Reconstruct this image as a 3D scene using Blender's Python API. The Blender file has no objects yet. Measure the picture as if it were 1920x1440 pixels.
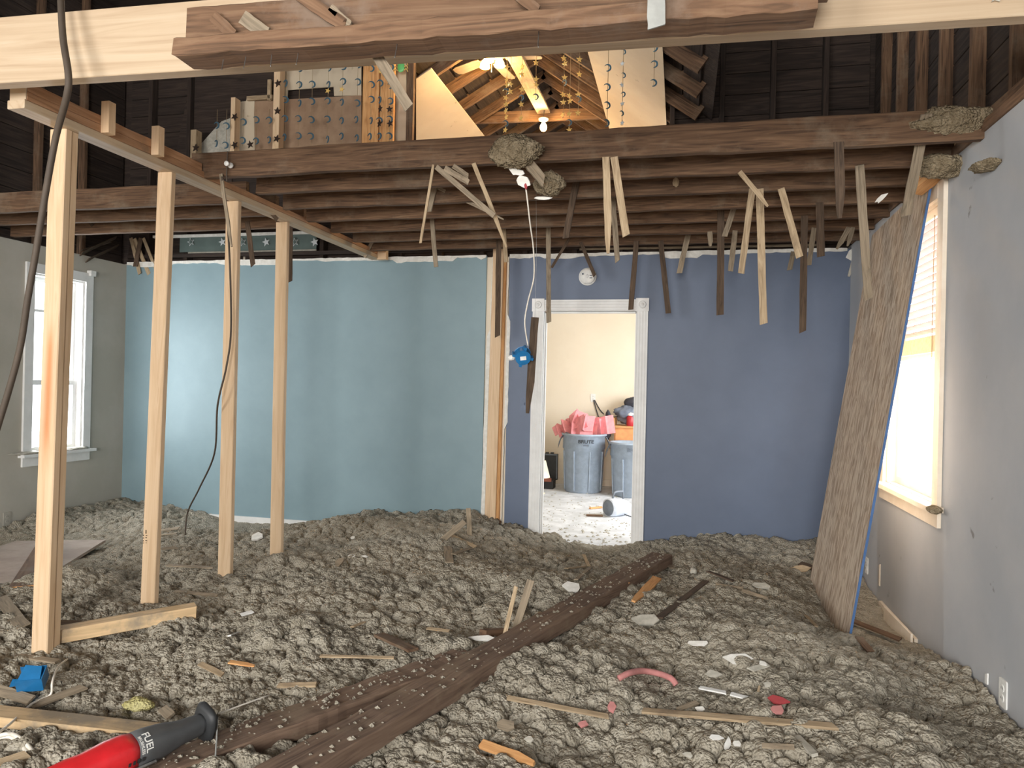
import bpy, bmesh, math, random
import numpy as np
from mathutils import Vector, Matrix, noise as mnoise

random.seed(7)
S = bpy.context.scene
COL = S.collection

# ------------------------------------------------------------------ camera, world, light, exposure
F_PX, YAW, PITCH, ROLL, CZ = 1363.0, 0.2297, 0.0009, 0.0221, 1.3728   # focal length in pixels of a 1920 wide frame
_f = Vector((-math.sin(YAW)*math.cos(PITCH), math.cos(YAW)*math.cos(PITCH), math.sin(PITCH)))
_r0 = Vector((math.cos(YAW), math.sin(YAW), 0)); _u0 = _r0.cross(_f)
_r = math.cos(ROLL)*_r0 + math.sin(ROLL)*_u0; _u = -math.sin(ROLL)*_r0 + math.cos(ROLL)*_u0
EYE = Vector((0, 0, CZ))
cam = bpy.data.cameras.new('camera'); cam.sensor_width = 36; cam.lens = 36*F_PX/1920; cam.clip_start = .05
camo = bpy.data.objects.new('camera', cam); COL.objects.link(camo)
camo.matrix_world = Matrix(((_r.x, _u.x, -_f.x, 0), (_r.y, _u.y, -_f.y, 0), (_r.z, _u.z, -_f.z, CZ), (0, 0, 0, 1)))
S.camera = camo
S.view_settings.view_transform = 'Standard'; S.view_settings.look = 'None'
S.view_settings.exposure = .8; S.view_settings.gamma = 1.0; S.view_settings.use_curve_mapping = False

def lin(c):
    return tuple((x/12.92 if x <= .04045 else ((x+.055)/1.055)**2.4) for x in [v/255 for v in c])
W = bpy.data.worlds.new('overcast_sky'); S.world = W; W.use_nodes = True
_bg = W.node_tree.nodes['Background']; _bg.inputs[0].default_value = (.93, .97, 1.0, 1); _bg.inputs[1].default_value = 3.2

def area_light(name, loc, direction, sx, sy, power, color, portal=False):
    L = bpy.data.lights.new(name, 'AREA'); L.shape = 'RECTANGLE'; L.size = sx; L.size_y = sy
    L.energy = power; L.color = color
    if portal: L.cycles.is_portal = True
    o = bpy.data.objects.new(name, L); COL.objects.link(o); o.location = loc
    o.rotation_euler = Vector(direction).to_track_quat('-Z', 'Y').to_euler()
    return o
XL, XR, YB, YR = -5.55, 1.306, 6.33, -2.8
# daylight at the openings of the house: two big windows behind the camera, the left and right windows, the back room window
area_light('daylight_rear_left', (-3.6, YR-.12, 1.75), (0.15, 1, 0), 2.4, 1.7, 126, (1, .965, .92))
area_light('daylight_rear_right', (-0.2, YR-.12, 1.75), (0, 1, 0), 1.6, 1.7, 135, (1, .965, .92))
area_light('daylight_right_window', (XR+.3, 4.66, 1.5), (-1, 0, 0), 1.0, 1.5, 34, (1, .97, .93))
area_light('daylight_left_window', (XL-.24, 5.53, 1.4), (1, 0, 0), .5, 1.4, 30, (.95, .98, 1))
area_light('daylight_back_room', (1.12, 8.2, 1.5), (-1, 0, -.1), 1.5, 1.3, 50, (.92, .96, 1))

# ------------------------------------------------------------------ pixel rays into the room (build-time measuring only)
def ray(px, py): return _f + _r*((px-960)/F_PX) - _u*((py-720)/F_PX)
def pY(px, py, Y): d = ray(px, py); return EYE + d*(Y/d.y)
def pX(px, py, X): d = ray(px, py); return EYE + d*(X/d.x)
def pZ(px, py, Z): d = ray(px, py); return EYE + d*((Z-CZ)/d.z)
def depth(P): return (P-EYE).dot(_f)
def px2m(n, P): return n*depth(P)/F_PX

# ------------------------------------------------------------------ object helpers
MW = {}
def put(name, me, mat, parent=None, M=None, smooth=False):
    M = M or Matrix()
    if mat is not None and not me.materials: me.materials.append(mat)
    if smooth: me.polygons.foreach_set('use_smooth', [True]*len(me.polygons))
    o = bpy.data.objects.new(name, me); COL.objects.link(o)
    if parent is not None:
        o.parent = parent; o.matrix_basis = MW[parent.name].inverted() @ M
    else: o.matrix_basis = M
    MW[o.name] = M.copy()
    return o
def empty(name, loc, M=None):
    o = bpy.data.objects.new(name, None); COL.objects.link(o); o.empty_display_size = .1
    M = M or Matrix.Translation(loc); o.matrix_basis = M; MW[o.name] = M.copy(); return o
def tag(o, label, cat, group=None):
    o['label'] = label; o['category'] = cat
    if group: o['group'] = group
    return o
def struct(o): o['kind'] = 'structure'; return o
def stuff(o): o['kind'] = 'stuff'; return o
def mesh(name, v, f):
    me = bpy.data.meshes.new(name); me.from_pydata([tuple(a) for a in v], [], f); me.update(); return me

class MB:
    def __init__(s): s.v = []; s.f = []
    def add(s, v, f):
        n = len(s.v); s.v += [tuple(a) for a in v]; s.f += [tuple(i+n for i in q) for q in f]; return s
    def box(s, a, b):
        x0, y0, z0 = a; x1, y1, z1 = b
        return s.add([(x0,y0,z0),(x1,y0,z0),(x1,y1,z0),(x0,y1,z0),(x0,y0,z1),(x1,y0,z1),(x1,y1,z1),(x0,y1,z1)],
                     [(0,3,2,1),(4,5,6,7),(0,1,5,4),(1,2,6,5),(2,3,7,6),(3,0,4,7)])
    def me(s, name): return mesh(name, s.v, s.f)

def frame(A, B, up):
    A, B = Vector(A), Vector(B); x = (B-A).normalized(); up = Vector(up)
    y = up.cross(x)
    if y.length < 1e-4: y = Vector((0, 1, 0)).cross(x)
    y.normalize(); z = x.cross(y)
    M = Matrix((x, y, z)).transposed().to_4x4(); M.translation = (A+B)/2
    return M, (B-A).length

def beam_mesh(name, L, w, t, segs=1, c=.003, jit=0, seed=0, notch=0):
    rnd = random.Random(seed)
    ring = [(-w/2+c,-t/2),(w/2-c,-t/2),(w/2,-t/2+c),(w/2,t/2-c),(w/2-c,t/2),(-w/2+c,t/2),(-w/2,t/2-c),(-w/2,-t/2+c)]
    v = []; f = []
    for i in range(segs+1):
        x = -L/2+L*i/segs; dy = rnd.uniform(-jit, jit); dz = rnd.uniform(-jit, jit)
        for (y, z) in ring:
            v.append((x+(rnd.uniform(-notch, notch) if i in (0, segs) else 0), y+dy+rnd.uniform(-jit, jit)*.5, z+dz+rnd.uniform(-jit, jit)*.5))
    for i in range(segs):
        for k in range(8):
            a = i*8+k; b = i*8+(k+1) % 8; f.append((a, b, b+8, a+8))
    f.append(tuple(range(7, -1, -1))); f.append(tuple(range(segs*8, segs*8+8)))
    return mesh(name, v, f)
def beam(name, A, B, w, t, mat, parent=None, up=(0,0,1), segs=1, c=.003, jit=0, seed=0, notch=0):
    """a length of timber from A to B; t is measured along up, w across"""
    M, L = frame(A, B, up)
    return put(name, beam_mesh(name, L, w, t, segs, c, jit, seed, notch), mat, parent, M)
def lath_mesh(name, L, w, t, seed, point=0, bend=0):
    rnd = random.Random(seed); top = []; bot = []
    n = 6
    for i in range(n+1):
        x = -L/2+L*i/n
        k = 1.0
        if point and i >= n-1: k = .55 if i == n-1 else .12
        top.append((x, w/2*k*rnd.uniform(.9, 1.05))); bot.append((x, -w/2*(1.0 if not point or i < n-1 else (.95 if i == n-1 else .7))*rnd.uniform(.9, 1.05)))
    if not point: top[-1] = (top[-1][0]-rnd.uniform(0, w*.5), top[-1][1]); bot[-1] = (bot[-1][0]+rnd.uniform(-w*.3, w*.3), bot[-1][1])
    zb = lambda x: bend*((x/L+.5)**2)
    v = []; f = []
    for (a, b) in zip(top, bot):
        z = zb(a[0]); v += [(a[0], a[1], z+t/2), (b[0], b[1], z+t/2), (b[0], b[1], z-t/2), (a[0], a[1], z-t/2)]
    for i in range(n):
        o = i*4
        for k in range(4): f.append((o+k, o+4+k, o+4+(k+1) % 4, o+(k+1) % 4))
    f.append((3, 2, 1, 0)); f.append((n*4, n*4+1, n*4+2, n*4+3))
    f = [tuple(reversed(q)) for q in f]
    return mesh(name, v, f)
def lath(name, A, B, w, mat, normal, t=.008, seed=0, point=0, bend=0, parent=None):
    M, L = frame(A, B, normal)
    return put(name, lath_mesh(name, L, w, t, seed, point, bend), mat, parent, M)
def shard_mesh(name, lx, ly, t, seed, n=9, rag=.22):
    rnd = random.Random(seed); v = []; pts = []
    for i in range(n):
        a = 2*math.pi*i/n+rnd.uniform(-.2, .2); k = 1-rnd.uniform(0, rag)*1.5
        pts.append((math.cos(a)*lx/2*k, math.sin(a)*ly/2*k))
    v = [(x, y, t/2+rnd.uniform(-t, t)*.15) for x, y in pts]+[(x*.97, y*.97, -t/2) for x, y in pts]
    f = [tuple(range(n)), tuple(range(2*n-1, n-1, -1))]+[(i+n, (i+1) % n+n, (i+1) % n, i) for i in range(n)]
    return mesh(name, v, f)
def shard(name, C, direction, normal, lx, ly, t, mat, seed=0, n=9, rag=.22, parent=None):
    C = Vector(C); M, _ = frame(C-Vector(direction)*.5, C+Vector(direction)*.5, normal)
    return put(name, shard_mesh(name, lx, ly, t, seed, n, rag), mat, parent, M)
def smooth_path(pts, n=6):
    pts = [Vector(p) for p in pts]; out = []
    for i in range(len(pts)-1):
        p0 = pts[max(i-1, 0)]; p1 = pts[i]; p2 = pts[i+1]; p3 = pts[min(i+2, len(pts)-1)]
        for k in range(n):
            t = k/n
            out.append(.5*((2*p1)+(-p0+p2)*t+(2*p0-5*p1+4*p2-p3)*t*t+(-p0+3*p1-3*p2+p3)*t**3))
    out.append(pts[-1]); return out
def tube_mesh(name, pts, r, sides=7, n=6, raw=False):
    P = pts if raw else smooth_path(pts, n)
    P = [Vector(p) for p in P]; v = []; f = []
    up = Vector((.13, .37, .92))
    for i, p in enumerate(P):
        d = (P[min(i+1, len(P)-1)]-P[max(i-1, 0)]).normalized()
        a = up.cross(d)
        if a.length < .05: a = Vector((1, 0, 0)).cross(d)
        a.normalize(); b = d.cross(a); up = b
        for k in range(sides):
            th = 2*math.pi*k/sides; v.append(p+a*math.cos(th)*r+b*math.sin(th)*r)
    for i in range(len(P)-1):
        for k in range(sides):
            f.append((i*sides+k, i*sides+(k+1) % sides, (i+1)*sides+(k+1) % sides, (i+1)*sides+k))
    f.append(tuple(range(sides-1, -1, -1))); f.append(tuple(range((len(P)-1)*sides, len(P)*sides)))
    return mesh(name, v, f)
def tube(name, pts, r, mat, parent=None, sides=7, n=6):
    return put(name, tube_mesh(name, pts, r, sides, n), mat, parent, None, True)
def lathe_mesh(name, prof, n=32, cap=True, sy=1.0):
    v = []; f = []; m = len(prof)
    for k in range(n):
        a = 2*math.pi*k/n
        for (r, z) in prof: v.append((r*math.cos(a), r*math.sin(a)*sy, z))
    for k in range(n):
        for i in range(m-1):
            a = k*m+i; b = ((k+1) % n)*m+i; f.append((a, b, b+1, a+1))
    if cap:
        f.append(tuple(k*m for k in range(n-1, -1, -1))); f.append(tuple(k*m+m-1 for k in range(n)))
    return mesh(name, v, f)
def loft_mesh(name, secs, n=20, p=2.6):
    """secs: (x, y offset, z offset, half width, half height); super-elliptic sections along x"""
    v = []; f = []
    for (x, cy, cz, hw, hh) in secs:
        for k in range(n):
            a = 2*math.pi*k/n; c, s = math.cos(a), math.sin(a)
            v.append((x, cy+hw*math.copysign(abs(c)**(2/p), c), cz+hh*math.copysign(abs(s)**(2/p), s)))
    for i in range(len(secs)-1):
        for k in range(n): f.append((i*n+k, i*n+(k+1) % n, (i+1)*n+(k+1) % n, (i+1)*n+k))
    f.append(tuple(range(n-1, -1, -1))); f.append(tuple(range((len(secs)-1)*n, len(secs)*n)))
    return mesh(name, v, f)
def lump_mesh(name, rx, ry, rz, seed, sub=4, amp=.28, fine=9.0):
    bm = bmesh.new(); bmesh.ops.create_icosphere(bm, subdivisions=sub, radius=1)
    off = Vector((seed*3.1, seed*1.7, seed*.9))
    for q in bm.verts:
        d = q.co.normalized()
        k = 1+amp*mnoise.noise(d*1.6+off)+amp*.7*(abs(mnoise.noise(d*3.6+off)))+amp*.55*abs(mnoise.noise(d*fine+off))+amp*.4*abs(mnoise.noise(d*fine*2.3+off))+amp*.25*mnoise.noise(d*fine*5.1+off)
        q.co = Vector((d.x*rx*k, d.y*ry*k, d.z*rz*k))
    me = bpy.data.meshes.new(name); bm.to_mesh(me); bm.free(); return me
def prism_mesh(name, outline, t):
    """outline in local xy, thickness along z"""
    n = len(outline)
    v = [(x, y, t/2) for x, y in outline]+[(x, y, -t/2) for x, y in outline]
    return mesh(name, v, [tuple(range(n)), tuple(range(2*n-1, n-1, -1))]+[(i+n, (i+1) % n+n, (i+1) % n, i) for i in range(n)])
def text_mesh(name, txt, size, depth_=.001):
    cu = bpy.data.curves.new(name, 'FONT'); cu.body = txt; cu.size = size; cu.extrude = depth_; cu.align_x = 'CENTER'; cu.align_y = 'CENTER'; cu.offset = size*.012
    o = bpy.data.objects.new(name, cu); COL.objects.link(o)
    dg = bpy.context.evaluated_depsgraph_get(); me = bpy.data.meshes.new_from_object(o.evaluated_get(dg))
    bpy.data.objects.remove(o); bpy.data.curves.remove(cu); me.materials.clear(); me.name = name; return me

# ------------------------------------------------------------------ materials
def nt(name):
    m = bpy.data.materials.new(name); m.use_nodes = True; T = m.node_tree
    return m, T, T.nodes['Principled BSDF'], T.nodes.new, T.links.new
def rgba(c, k=1.0): a = lin(c); return (a[0]*k, a[1]*k, a[2]*k, 1)
def ramp(T, stops):
    n = T.nodes.new('ShaderNodeValToRGB'); e = n.color_ramp.elements
    while len(e) < len(stops): e.new(.5)
    for q, (p, c) in zip(e, stops): q.position = p; q.color = rgba(c)
    return n
def wood(name, cols, grain=9, stretch=.12, rough=.8, bump=.25, stain=None, stain_pos=(.5, .7), ring=2.2):
    m, T, B, N, L = nt(name)
    tc = N('ShaderNodeTexCoord'); oi = N('ShaderNodeObjectInfo'); add = N('ShaderNodeVectorMath'); add.operation = 'ADD'
    comb = N('ShaderNodeVectorMath'); comb.operation = 'SCALE'; comb.inputs[0].default_value = (13.1, 7.7, 5.3); L(oi.outputs['Random'], comb.inputs['Scale'])
    L(tc.outputs['Object'], add.inputs[0]); L(comb.outputs[0], add.inputs[1])
    mp = N('ShaderNodeMapping'); mp.inputs['Scale'].default_value = (stretch, 1, 1); L(add.outputs[0], mp.inputs[0])
    n1 = N('ShaderNodeTexNoise'); n1.inputs['Scale'].default_value = grain*4; n1.inputs['Detail'].default_value = 7; n1.inputs['Distortion'].default_value = ring; L(mp.outputs[0], n1.inputs['Vector'])
    r = ramp(T, cols); L(n1.outputs['Fac'], r.inputs[0]); out = r.outputs[0]
    if stain:
        n2 = N('ShaderNodeTexNoise'); n2.inputs['Scale'].default_value = 3.2; n2.inputs['Detail'].default_value = 8; n2.inputs['Roughness'].default_value = .68; L(add.outputs[0], n2.inputs['Vector'])
        r2 = N('ShaderNodeMapRange'); r2.inputs[1].default_value = stain_pos[0]; r2.inputs[2].default_value = stain_pos[1]; L(n2.outputs['Fac'], r2.inputs[0])
        mx = N('ShaderNodeMix'); mx.data_type = 'RGBA'; L(r2.outputs[0], mx.inputs[0]); L(out, mx.inputs[6]); mx.inputs[7].default_value = rgba(stain); out = mx.outputs[2]
    hs = N('ShaderNodeHueSaturation'); mr = N('ShaderNodeMapRange'); mr.inputs[3].default_value = .86; mr.inputs[4].default_value = 1.12
    L(oi.outputs['Random'], mr.inputs[0]); L(mr.outputs[0], hs.inputs['Value']); L(out, hs.inputs['Color'])
    L(hs.outputs[0], B.inputs['Base Color']); B.inputs['Roughness'].default_value = rough
    b = N('ShaderNodeBump'); b.inputs['Strength'].default_value = bump; b.inputs['Distance'].default_value = .004; L(n1.outputs['Fac'], b.inputs['Height']); L(b.outputs[0], B.inputs['Normal'])
    return m
def paint(name, c, c2=None, scale=6, rough=.75, bump=.08, spot=None, lo=.42, hi=.62, bscale=60):
    m, T, B, N, L = nt(name); tc = N('ShaderNodeTexCoord')
    n1 = N('ShaderNodeTexNoise'); n1.inputs['Scale'].default_value = scale; n1.inputs['Detail'].default_value = 8; n1.inputs['Roughness'].default_value = .62; L(tc.outputs['Object'], n1.inputs['Vector'])
    r = ramp(T, [(lo, c), (hi, c2 or c)]); L(n1.outputs['Fac'], r.inputs[0]); out = r.outputs[0]
    if spot:
        n3 = N('ShaderNodeTexNoise'); n3.inputs['Scale'].default_value = 9; n3.inputs['Detail'].default_value = 4; L(tc.outputs['Object'], n3.inputs['Vector'])
        r3 = N('ShaderNodeMapRange'); r3.inputs[1].default_value = .70; r3.inputs[2].default_value = .74; L(n3.outputs['Fac'], r3.inputs[0])
        mx = N('ShaderNodeMix'); mx.data_type = 'RGBA'; L(r3.outputs[0], mx.inputs[0]); L(out, mx.inputs[6]); mx.inputs[7].default_value = rgba(spot); out = mx.outputs[2]
    L(out, B.inputs['Base Color']); B.inputs['Roughness'].default_value = rough
    if bump:
        n2 = N('ShaderNodeTexNoise'); n2.inputs['Scale'].default_value = bscale; n2.inputs['Detail'].default_value = 3; L(tc.outputs['Object'], n2.inputs['Vector'])
        b = N('ShaderNodeBump'); b.inputs['Strength'].default_value = bump; b.inputs['Distance'].default_value = .004; L(n2.outputs['Fac'], b.inputs['Height']); L(b.outputs[0], B.inputs['Normal'])
    return m
def plain(name, c, rough=.5, metal=0, bump=0):
    return paint(name, c, tuple(min(255, int(x*1.07)+2) for x in c), 14, rough, bump) if not metal else _metal(name, c, rough)
def _metal(name, c, rough):
    m = paint(name, c, tuple(int(x*.8) for x in c), 20, rough, .05); m.node_tree.nodes['Principled BSDF'].inputs['Metallic'].default_value = 1; return m
def glow(name, c, k):
    m, T, B, N, L = nt(name); B.inputs['Base Color'].default_value = rgba(c); B.inputs['Emission Color'].default_value = rgba(c); B.inputs['Emission Strength'].default_value = k; return m
def thin_glass(name):
    m, T, B, N, L = nt(name); T.nodes.remove(B); tr = N('ShaderNodeBsdfTransparent'); gl = N('ShaderNodeBsdfGlossy'); gl.inputs['Roughness'].default_value = .03
    lw = N('ShaderNodeLayerWeight'); fr = N('ShaderNodeMath'); fr.operation = 'POWER'; fr.inputs[1].default_value = 5; L(lw.outputs['Facing'], fr.inputs[0]); fm = N('ShaderNodeMath'); fm.operation = 'MULTIPLY_ADD'; fm.inputs[1].default_value = .5; fm.inputs[2].default_value = .04; L(fr.outputs[0], fm.inputs[0]); mx = N('ShaderNodeMixShader'); L(fm.outputs[0], mx.inputs[0]); L(tr.outputs[0], mx.inputs[1]); L(gl.outputs[0], mx.inputs[2])
    L(mx.outputs[0], T.nodes['Material Output'].inputs[0]); return m

PINE = wood('new_pine', [(.3, (204, 172, 136)), (.48, (216, 186, 150)), (.62, (222, 194, 160)), (.75, (206, 172, 136))], grain=5, stretch=.07, rough=.62, bump=.06)
PINEW = wood('pale_timber', [(.3, (178, 154, 126)), (.5, (192, 170, 142)), (.7, (198, 180, 154))], grain=4, stretch=.05, rough=.62, bump=.05)
PINED = wood('pine_dusty', [(.35, (188, 160, 122)), (.6, (214, 184, 142))], grain=7, stretch=.08, rough=.8, bump=.12, stain=(150, 136, 116), stain_pos=(.48, .62))
OLD = wood('old_joist_wood', [(.28, (64, 47, 34)), (.5, (102, 77, 57)), (.72, (126, 99, 75))], grain=8, stretch=.07, rough=.9, bump=.4, stain=(126, 110, 92), stain_pos=(.52, .75))
OLDR = wood('old_red_wood', [(.28, (82, 62, 46)), (.5, (116, 88, 66)), (.72, (134, 106, 82))], grain=7, stretch=.06, rough=.88, bump=.35, stain=(128, 108, 92), stain_pos=(.55, .7))
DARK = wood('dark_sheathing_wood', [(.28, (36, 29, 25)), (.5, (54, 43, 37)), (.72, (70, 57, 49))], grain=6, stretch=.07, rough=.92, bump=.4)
FLOORB = wood('floor_beam_wood', [(.28, (86, 68, 56)), (.5, (118, 96, 80)), (.72, (134, 112, 94))], grain=8, stretch=.06, rough=.9, bump=.35, stain=(140, 122, 102), stain_pos=(.55, .75))
LATHL = wood('lath_light', [(.28, (138, 118, 92)), (.5, (172, 151, 122)), (.72, (190, 170, 141))], grain=12, stretch=.08, rough=.9, bump=.4, stain=(128, 110, 88), stain_pos=(.56, .7))
LATHG = wood('lath_grey', [(.28, (112, 100, 84)), (.5, (146, 132, 112)), (.72, (166, 150, 128))], grain=12, stretch=.08, rough=.92, bump=.4, stain=(96, 84, 70), stain_pos=(.55, .7))
LATHD = wood('lath_dark', [(.28, (62, 50, 40)), (.5, (88, 72, 58)), (.72, (106, 88, 72))], grain=12, stretch=.08, rough=.92, bump=.4)
LATHO = wood('lath_orange', [(.28, (188, 128, 78)), (.5, (214, 160, 104)), (.72, (226, 178, 124))], grain=10, stretch=.08, rough=.8, bump=.3)
def stained_pine():
    m = PINE.copy(); m.name = 'pine_with_resin_stain'; T = m.node_tree; N = T.nodes.new; L = T.links.new; B = T.nodes['Principled BSDF']
    src = B.inputs['Base Color'].links[0].from_socket; tc = N('ShaderNodeTexCoord'); sp = N('ShaderNodeSeparateXYZ'); L(tc.outputs['Object'], sp.inputs[0])
    def band(sock, a, b, c, d):
        r1 = N('ShaderNodeMapRange'); r1.interpolation_type = 'SMOOTHSTEP'; r1.inputs[1].default_value = a; r1.inputs[2].default_value = b; L(sock, r1.inputs[0])
        r2 = N('ShaderNodeMapRange'); r2.interpolation_type = 'SMOOTHSTEP'; r2.inputs[1].default_value = c; r2.inputs[2].default_value = d; r2.inputs[3].default_value = 1; r2.inputs[4].default_value = 0; L(sock, r2.inputs[0])
        k = N('ShaderNodeMath'); k.operation = 'MULTIPLY'; L(r1.outputs[0], k.inputs[0]); L(r2.outputs[0], k.inputs[1]); return k.outputs[0]
    k = N('ShaderNodeMath'); k.operation = 'MULTIPLY'; L(band(sp.outputs[0], -.35, -.05, .25, .45), k.inputs[0]); L(band(sp.outputs[1], -.03, 0, .0, .03), k.inputs[1])
    q = N('ShaderNodeMath'); q.operation = 'MULTIPLY'; q.inputs[1].default_value = .75; L(k.outputs[0], q.inputs[0])
    mx = N('ShaderNodeMix'); mx.data_type = 'RGBA'; L(q.outputs[0], mx.inputs[0]); L(src, mx.inputs[6]); mx.inputs[7].default_value = rgba((206, 126, 66)); L(mx.outputs[2], B.inputs['Base Color']); return m
STAINED = stained_pine()
def osb():
    m, T, B, N, L = nt('strand_board'); tc = N('ShaderNodeTexCoord'); mp = N('ShaderNodeMapping'); mp.inputs['Scale'].default_value = (.22, 1, 1); L(tc.outputs['Object'], mp.inputs[0])
    v = N('ShaderNodeTexVoronoi'); v.inputs['Scale'].default_value = 62; L(mp.outputs[0], v.inputs['Vector'])
    n = N('ShaderNodeTexNoise'); n.inputs['Scale'].default_value = 45; n.inputs['Detail'].default_value = 6; L(mp.outputs[0], n.inputs['Vector'])
    sx = N('ShaderNodeSeparateColor'); L(v.outputs['Color'], sx.inputs[0])
    mx = N('ShaderNodeMath'); mx.operation = 'MULTIPLY_ADD'; mx.inputs[1].default_value = .45; L(sx.outputs[0], mx.inputs[0]); L(n.outputs['Fac'], mx.inputs[2])
    r = ramp(T, [(.3, (138, 116, 96)), (.62, (172, 152, 132)), (.9, (204, 188, 168))]); L(mx.outputs[0], r.inputs[0]); L(r.outputs[0], B.inputs['Base Color']); B.inputs['Roughness'].default_value = .75
    b = N('ShaderNodeBump'); b.inputs['Strength'].default_value = .3; b.inputs['Distance'].default_value = .003; L(mx.outputs[0], b.inputs['Height']); L(b.outputs[0], B.inputs['Normal']); return m
OSB = osb()
TEAL = paint('teal_wall_paint', (128, 152, 160), (136, 160, 168), 2.2, .5, .05, lo=.35, hi=.7)
NAVY = paint('navy_wall_paint', (90, 103, 126), (98, 111, 134), 2.2, .5, .05, lo=.35, hi=.7)
RWALL = paint('grey_wall_paint', (172, 175, 179), (180, 182, 185), 1.6, .7, .06, spot=(132, 130, 130))
LWALL = paint('grey_left_wall_paint', (176, 172, 160), (186, 182, 172), 1.6, .8, .08)
CREAM = paint('cream_wall_paint', (232, 219, 198), (236, 224, 204), 1.6, .8, .05)
DRY = paint('attic_drywall', (204, 188, 164), (210, 196, 172), 2.5, .85, .05, spot=(180, 165, 140))
PLAST = paint('white_plaster', (222, 220, 212), (236, 234, 228), 30, .9, .3)
PLASTG = paint('grey_plaster', (172, 168, 156), (192, 188, 176), 30, .9, .35)
TRIM = paint('white_trim_paint', (226, 226, 224), (234, 234, 232), 8, .45, .03)
TRIMW = paint('warm_trim_paint', (228, 214, 194), (236, 224, 206), 8, .5, .03)
PANEL = paint('brown_hardboard', (150, 122, 98), (166, 138, 112), 5, .75, .1)
GREEN = paint('dark_green_border', (84, 100, 96), (92, 108, 104), 5, .6, .05)
WHITEP = plain('white_plastic', (226, 226, 222), .4)
IVORY = plain('ivory_plastic', (226, 218, 196), .4)
BLUEP = plain('blue_plastic', (34, 106, 158), .35)
BLUEE = plain('blue_edge_paint', (60, 96, 144), .6)
GREYBIN = plain('grey_bin_plastic', (150, 162, 176), .5)
GREYD = plain('dark_bin_plastic', (104, 112, 122), .5)
BLACK = plain('black_rubber', (44, 46, 48), .55, bump=.1)
BOOT = plain('charcoal_rubber', (74, 76, 78), .6, bump=.1)
RED = plain('red_plastic', (206, 38, 44), .38)
PINK = plain('pink_underlay', (222, 146, 150), .8, bump=.2)
PINKD = plain('dusty_pink', (186, 126, 122), .9, bump=.2)
REDT = plain('dusty_red', (160, 62, 66), .8, bump=.2)
CABLE = plain('dark_cable', (74, 64, 54), .7, bump=.2)
WIREW = plain('white_cable_sheath', (222, 216, 204), .5)
STEEL = plain('steel', (180, 180, 178), .4, metal=1)
GALV = plain('galvanised_steel', (150, 152, 148), .55, bump=.1)
INK = plain('black_ink', (40, 42, 46), .6)
FADED = plain('faded_print', (92, 100, 112), .6)
MOONB = plain('moon_blue_foil', (66, 96, 112), .35)
STARD = plain('dark_star_foil', (52, 40, 34), .4)
STARG = plain('gold_star_foil', (224, 188, 112), .3)
STRING = plain('thread', (150, 128, 96), .8)
STARW = plain('silver_star', (200, 206, 208), .4)
SLAT = plain('blind_slat_paint', (150, 132, 128), .6)
GLASS = thin_glass('window_glass')
JARRED = plain('red_jar', (178, 44, 52), .3)
CARD = plain('orange_box_wood', (222, 152, 98), .6)
NAVYCLOTH = plain('grey_blue_cloth', (112, 120, 136), .9, bump=.3)
CHARCLOTH = plain('charcoal_cloth', (62, 62, 70), .9, bump=.3)
def insul(name, a, b, c, fs=16.0):
    m, T, B, N, L = nt(name); tc = N('ShaderNodeTexCoord')
    n1 = N('ShaderNodeTexNoise'); n1.inputs['Scale'].default_value = fs; n1.inputs['Detail'].default_value = 9; n1.inputs['Roughness'].default_value = .7; L(tc.outputs['Object'], n1.inputs['Vector'])
    r = ramp(T, [(.34, a), (.5, b), (.66, c)]); L(n1.outputs['Fac'], r.inputs[0])
    n2 = N('ShaderNodeTexNoise'); n2.inputs['Scale'].default_value = 210; n2.inputs['Detail'].default_value = 4; L(tc.outputs['Object'], n2.inputs['Vector'])
    r3 = N('ShaderNodeMapRange'); r3.inputs[1].default_value = .68; r3.inputs[2].default_value = .75; L(n2.outputs['Fac'], r3.inputs[0])
    mx = N('ShaderNodeMix'); mx.data_type = 'RGBA'; L(r3.outputs[0], mx.inputs[0]); L(r.outputs[0], mx.inputs[6]); mx.inputs[7].default_value = rgba((214, 206, 188)); L(mx.outputs[2], B.inputs['Base Color'])
    B.inputs['Roughness'].default_value = 1; B.inputs['Specular IOR Level'].default_value = .1
    vo = N('ShaderNodeTexVoronoi'); vo.feature = 'SMOOTH_F1'; vo.inputs['Scale'].default_value = 95; vo.inputs['Smoothness'].default_value = .3; L(tc.outputs['Object'], vo.inputs['Vector'])
    sub = N('ShaderNodeMath'); sub.operation = 'MULTIPLY_ADD'; sub.inputs[1].default_value = -1.6; L(vo.outputs['Distance'], sub.inputs[0]); L(n2.outputs['Fac'], sub.inputs[2])
    b = N('ShaderNodeBump'); b.inputs['Strength'].default_value = .9; b.inputs['Distance'].default_value = .009; L(sub.outputs[0], b.inputs['Height']); L(b.outputs[0], B.inputs['Normal']); return m
INS = insul('loose_insulation', (152, 144, 128), (174, 166, 150), (190, 183, 168))
INSD = insul('old_insulation_clump', (124, 110, 88), (148, 134, 110), (168, 154, 130))
YFOAM = insul('yellow_foam', (176, 166, 108), (196, 188, 132), (208, 200, 150))
DUSTFLOOR = paint('dusty_back_floor', (196, 199, 203), (220, 223, 228), 7, .85, .25, spot=(160, 154, 144))
SUBFLOOR = paint('dusty_subfloor', (150, 128, 106), (176, 152, 128), 8, .9, .3)

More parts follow.
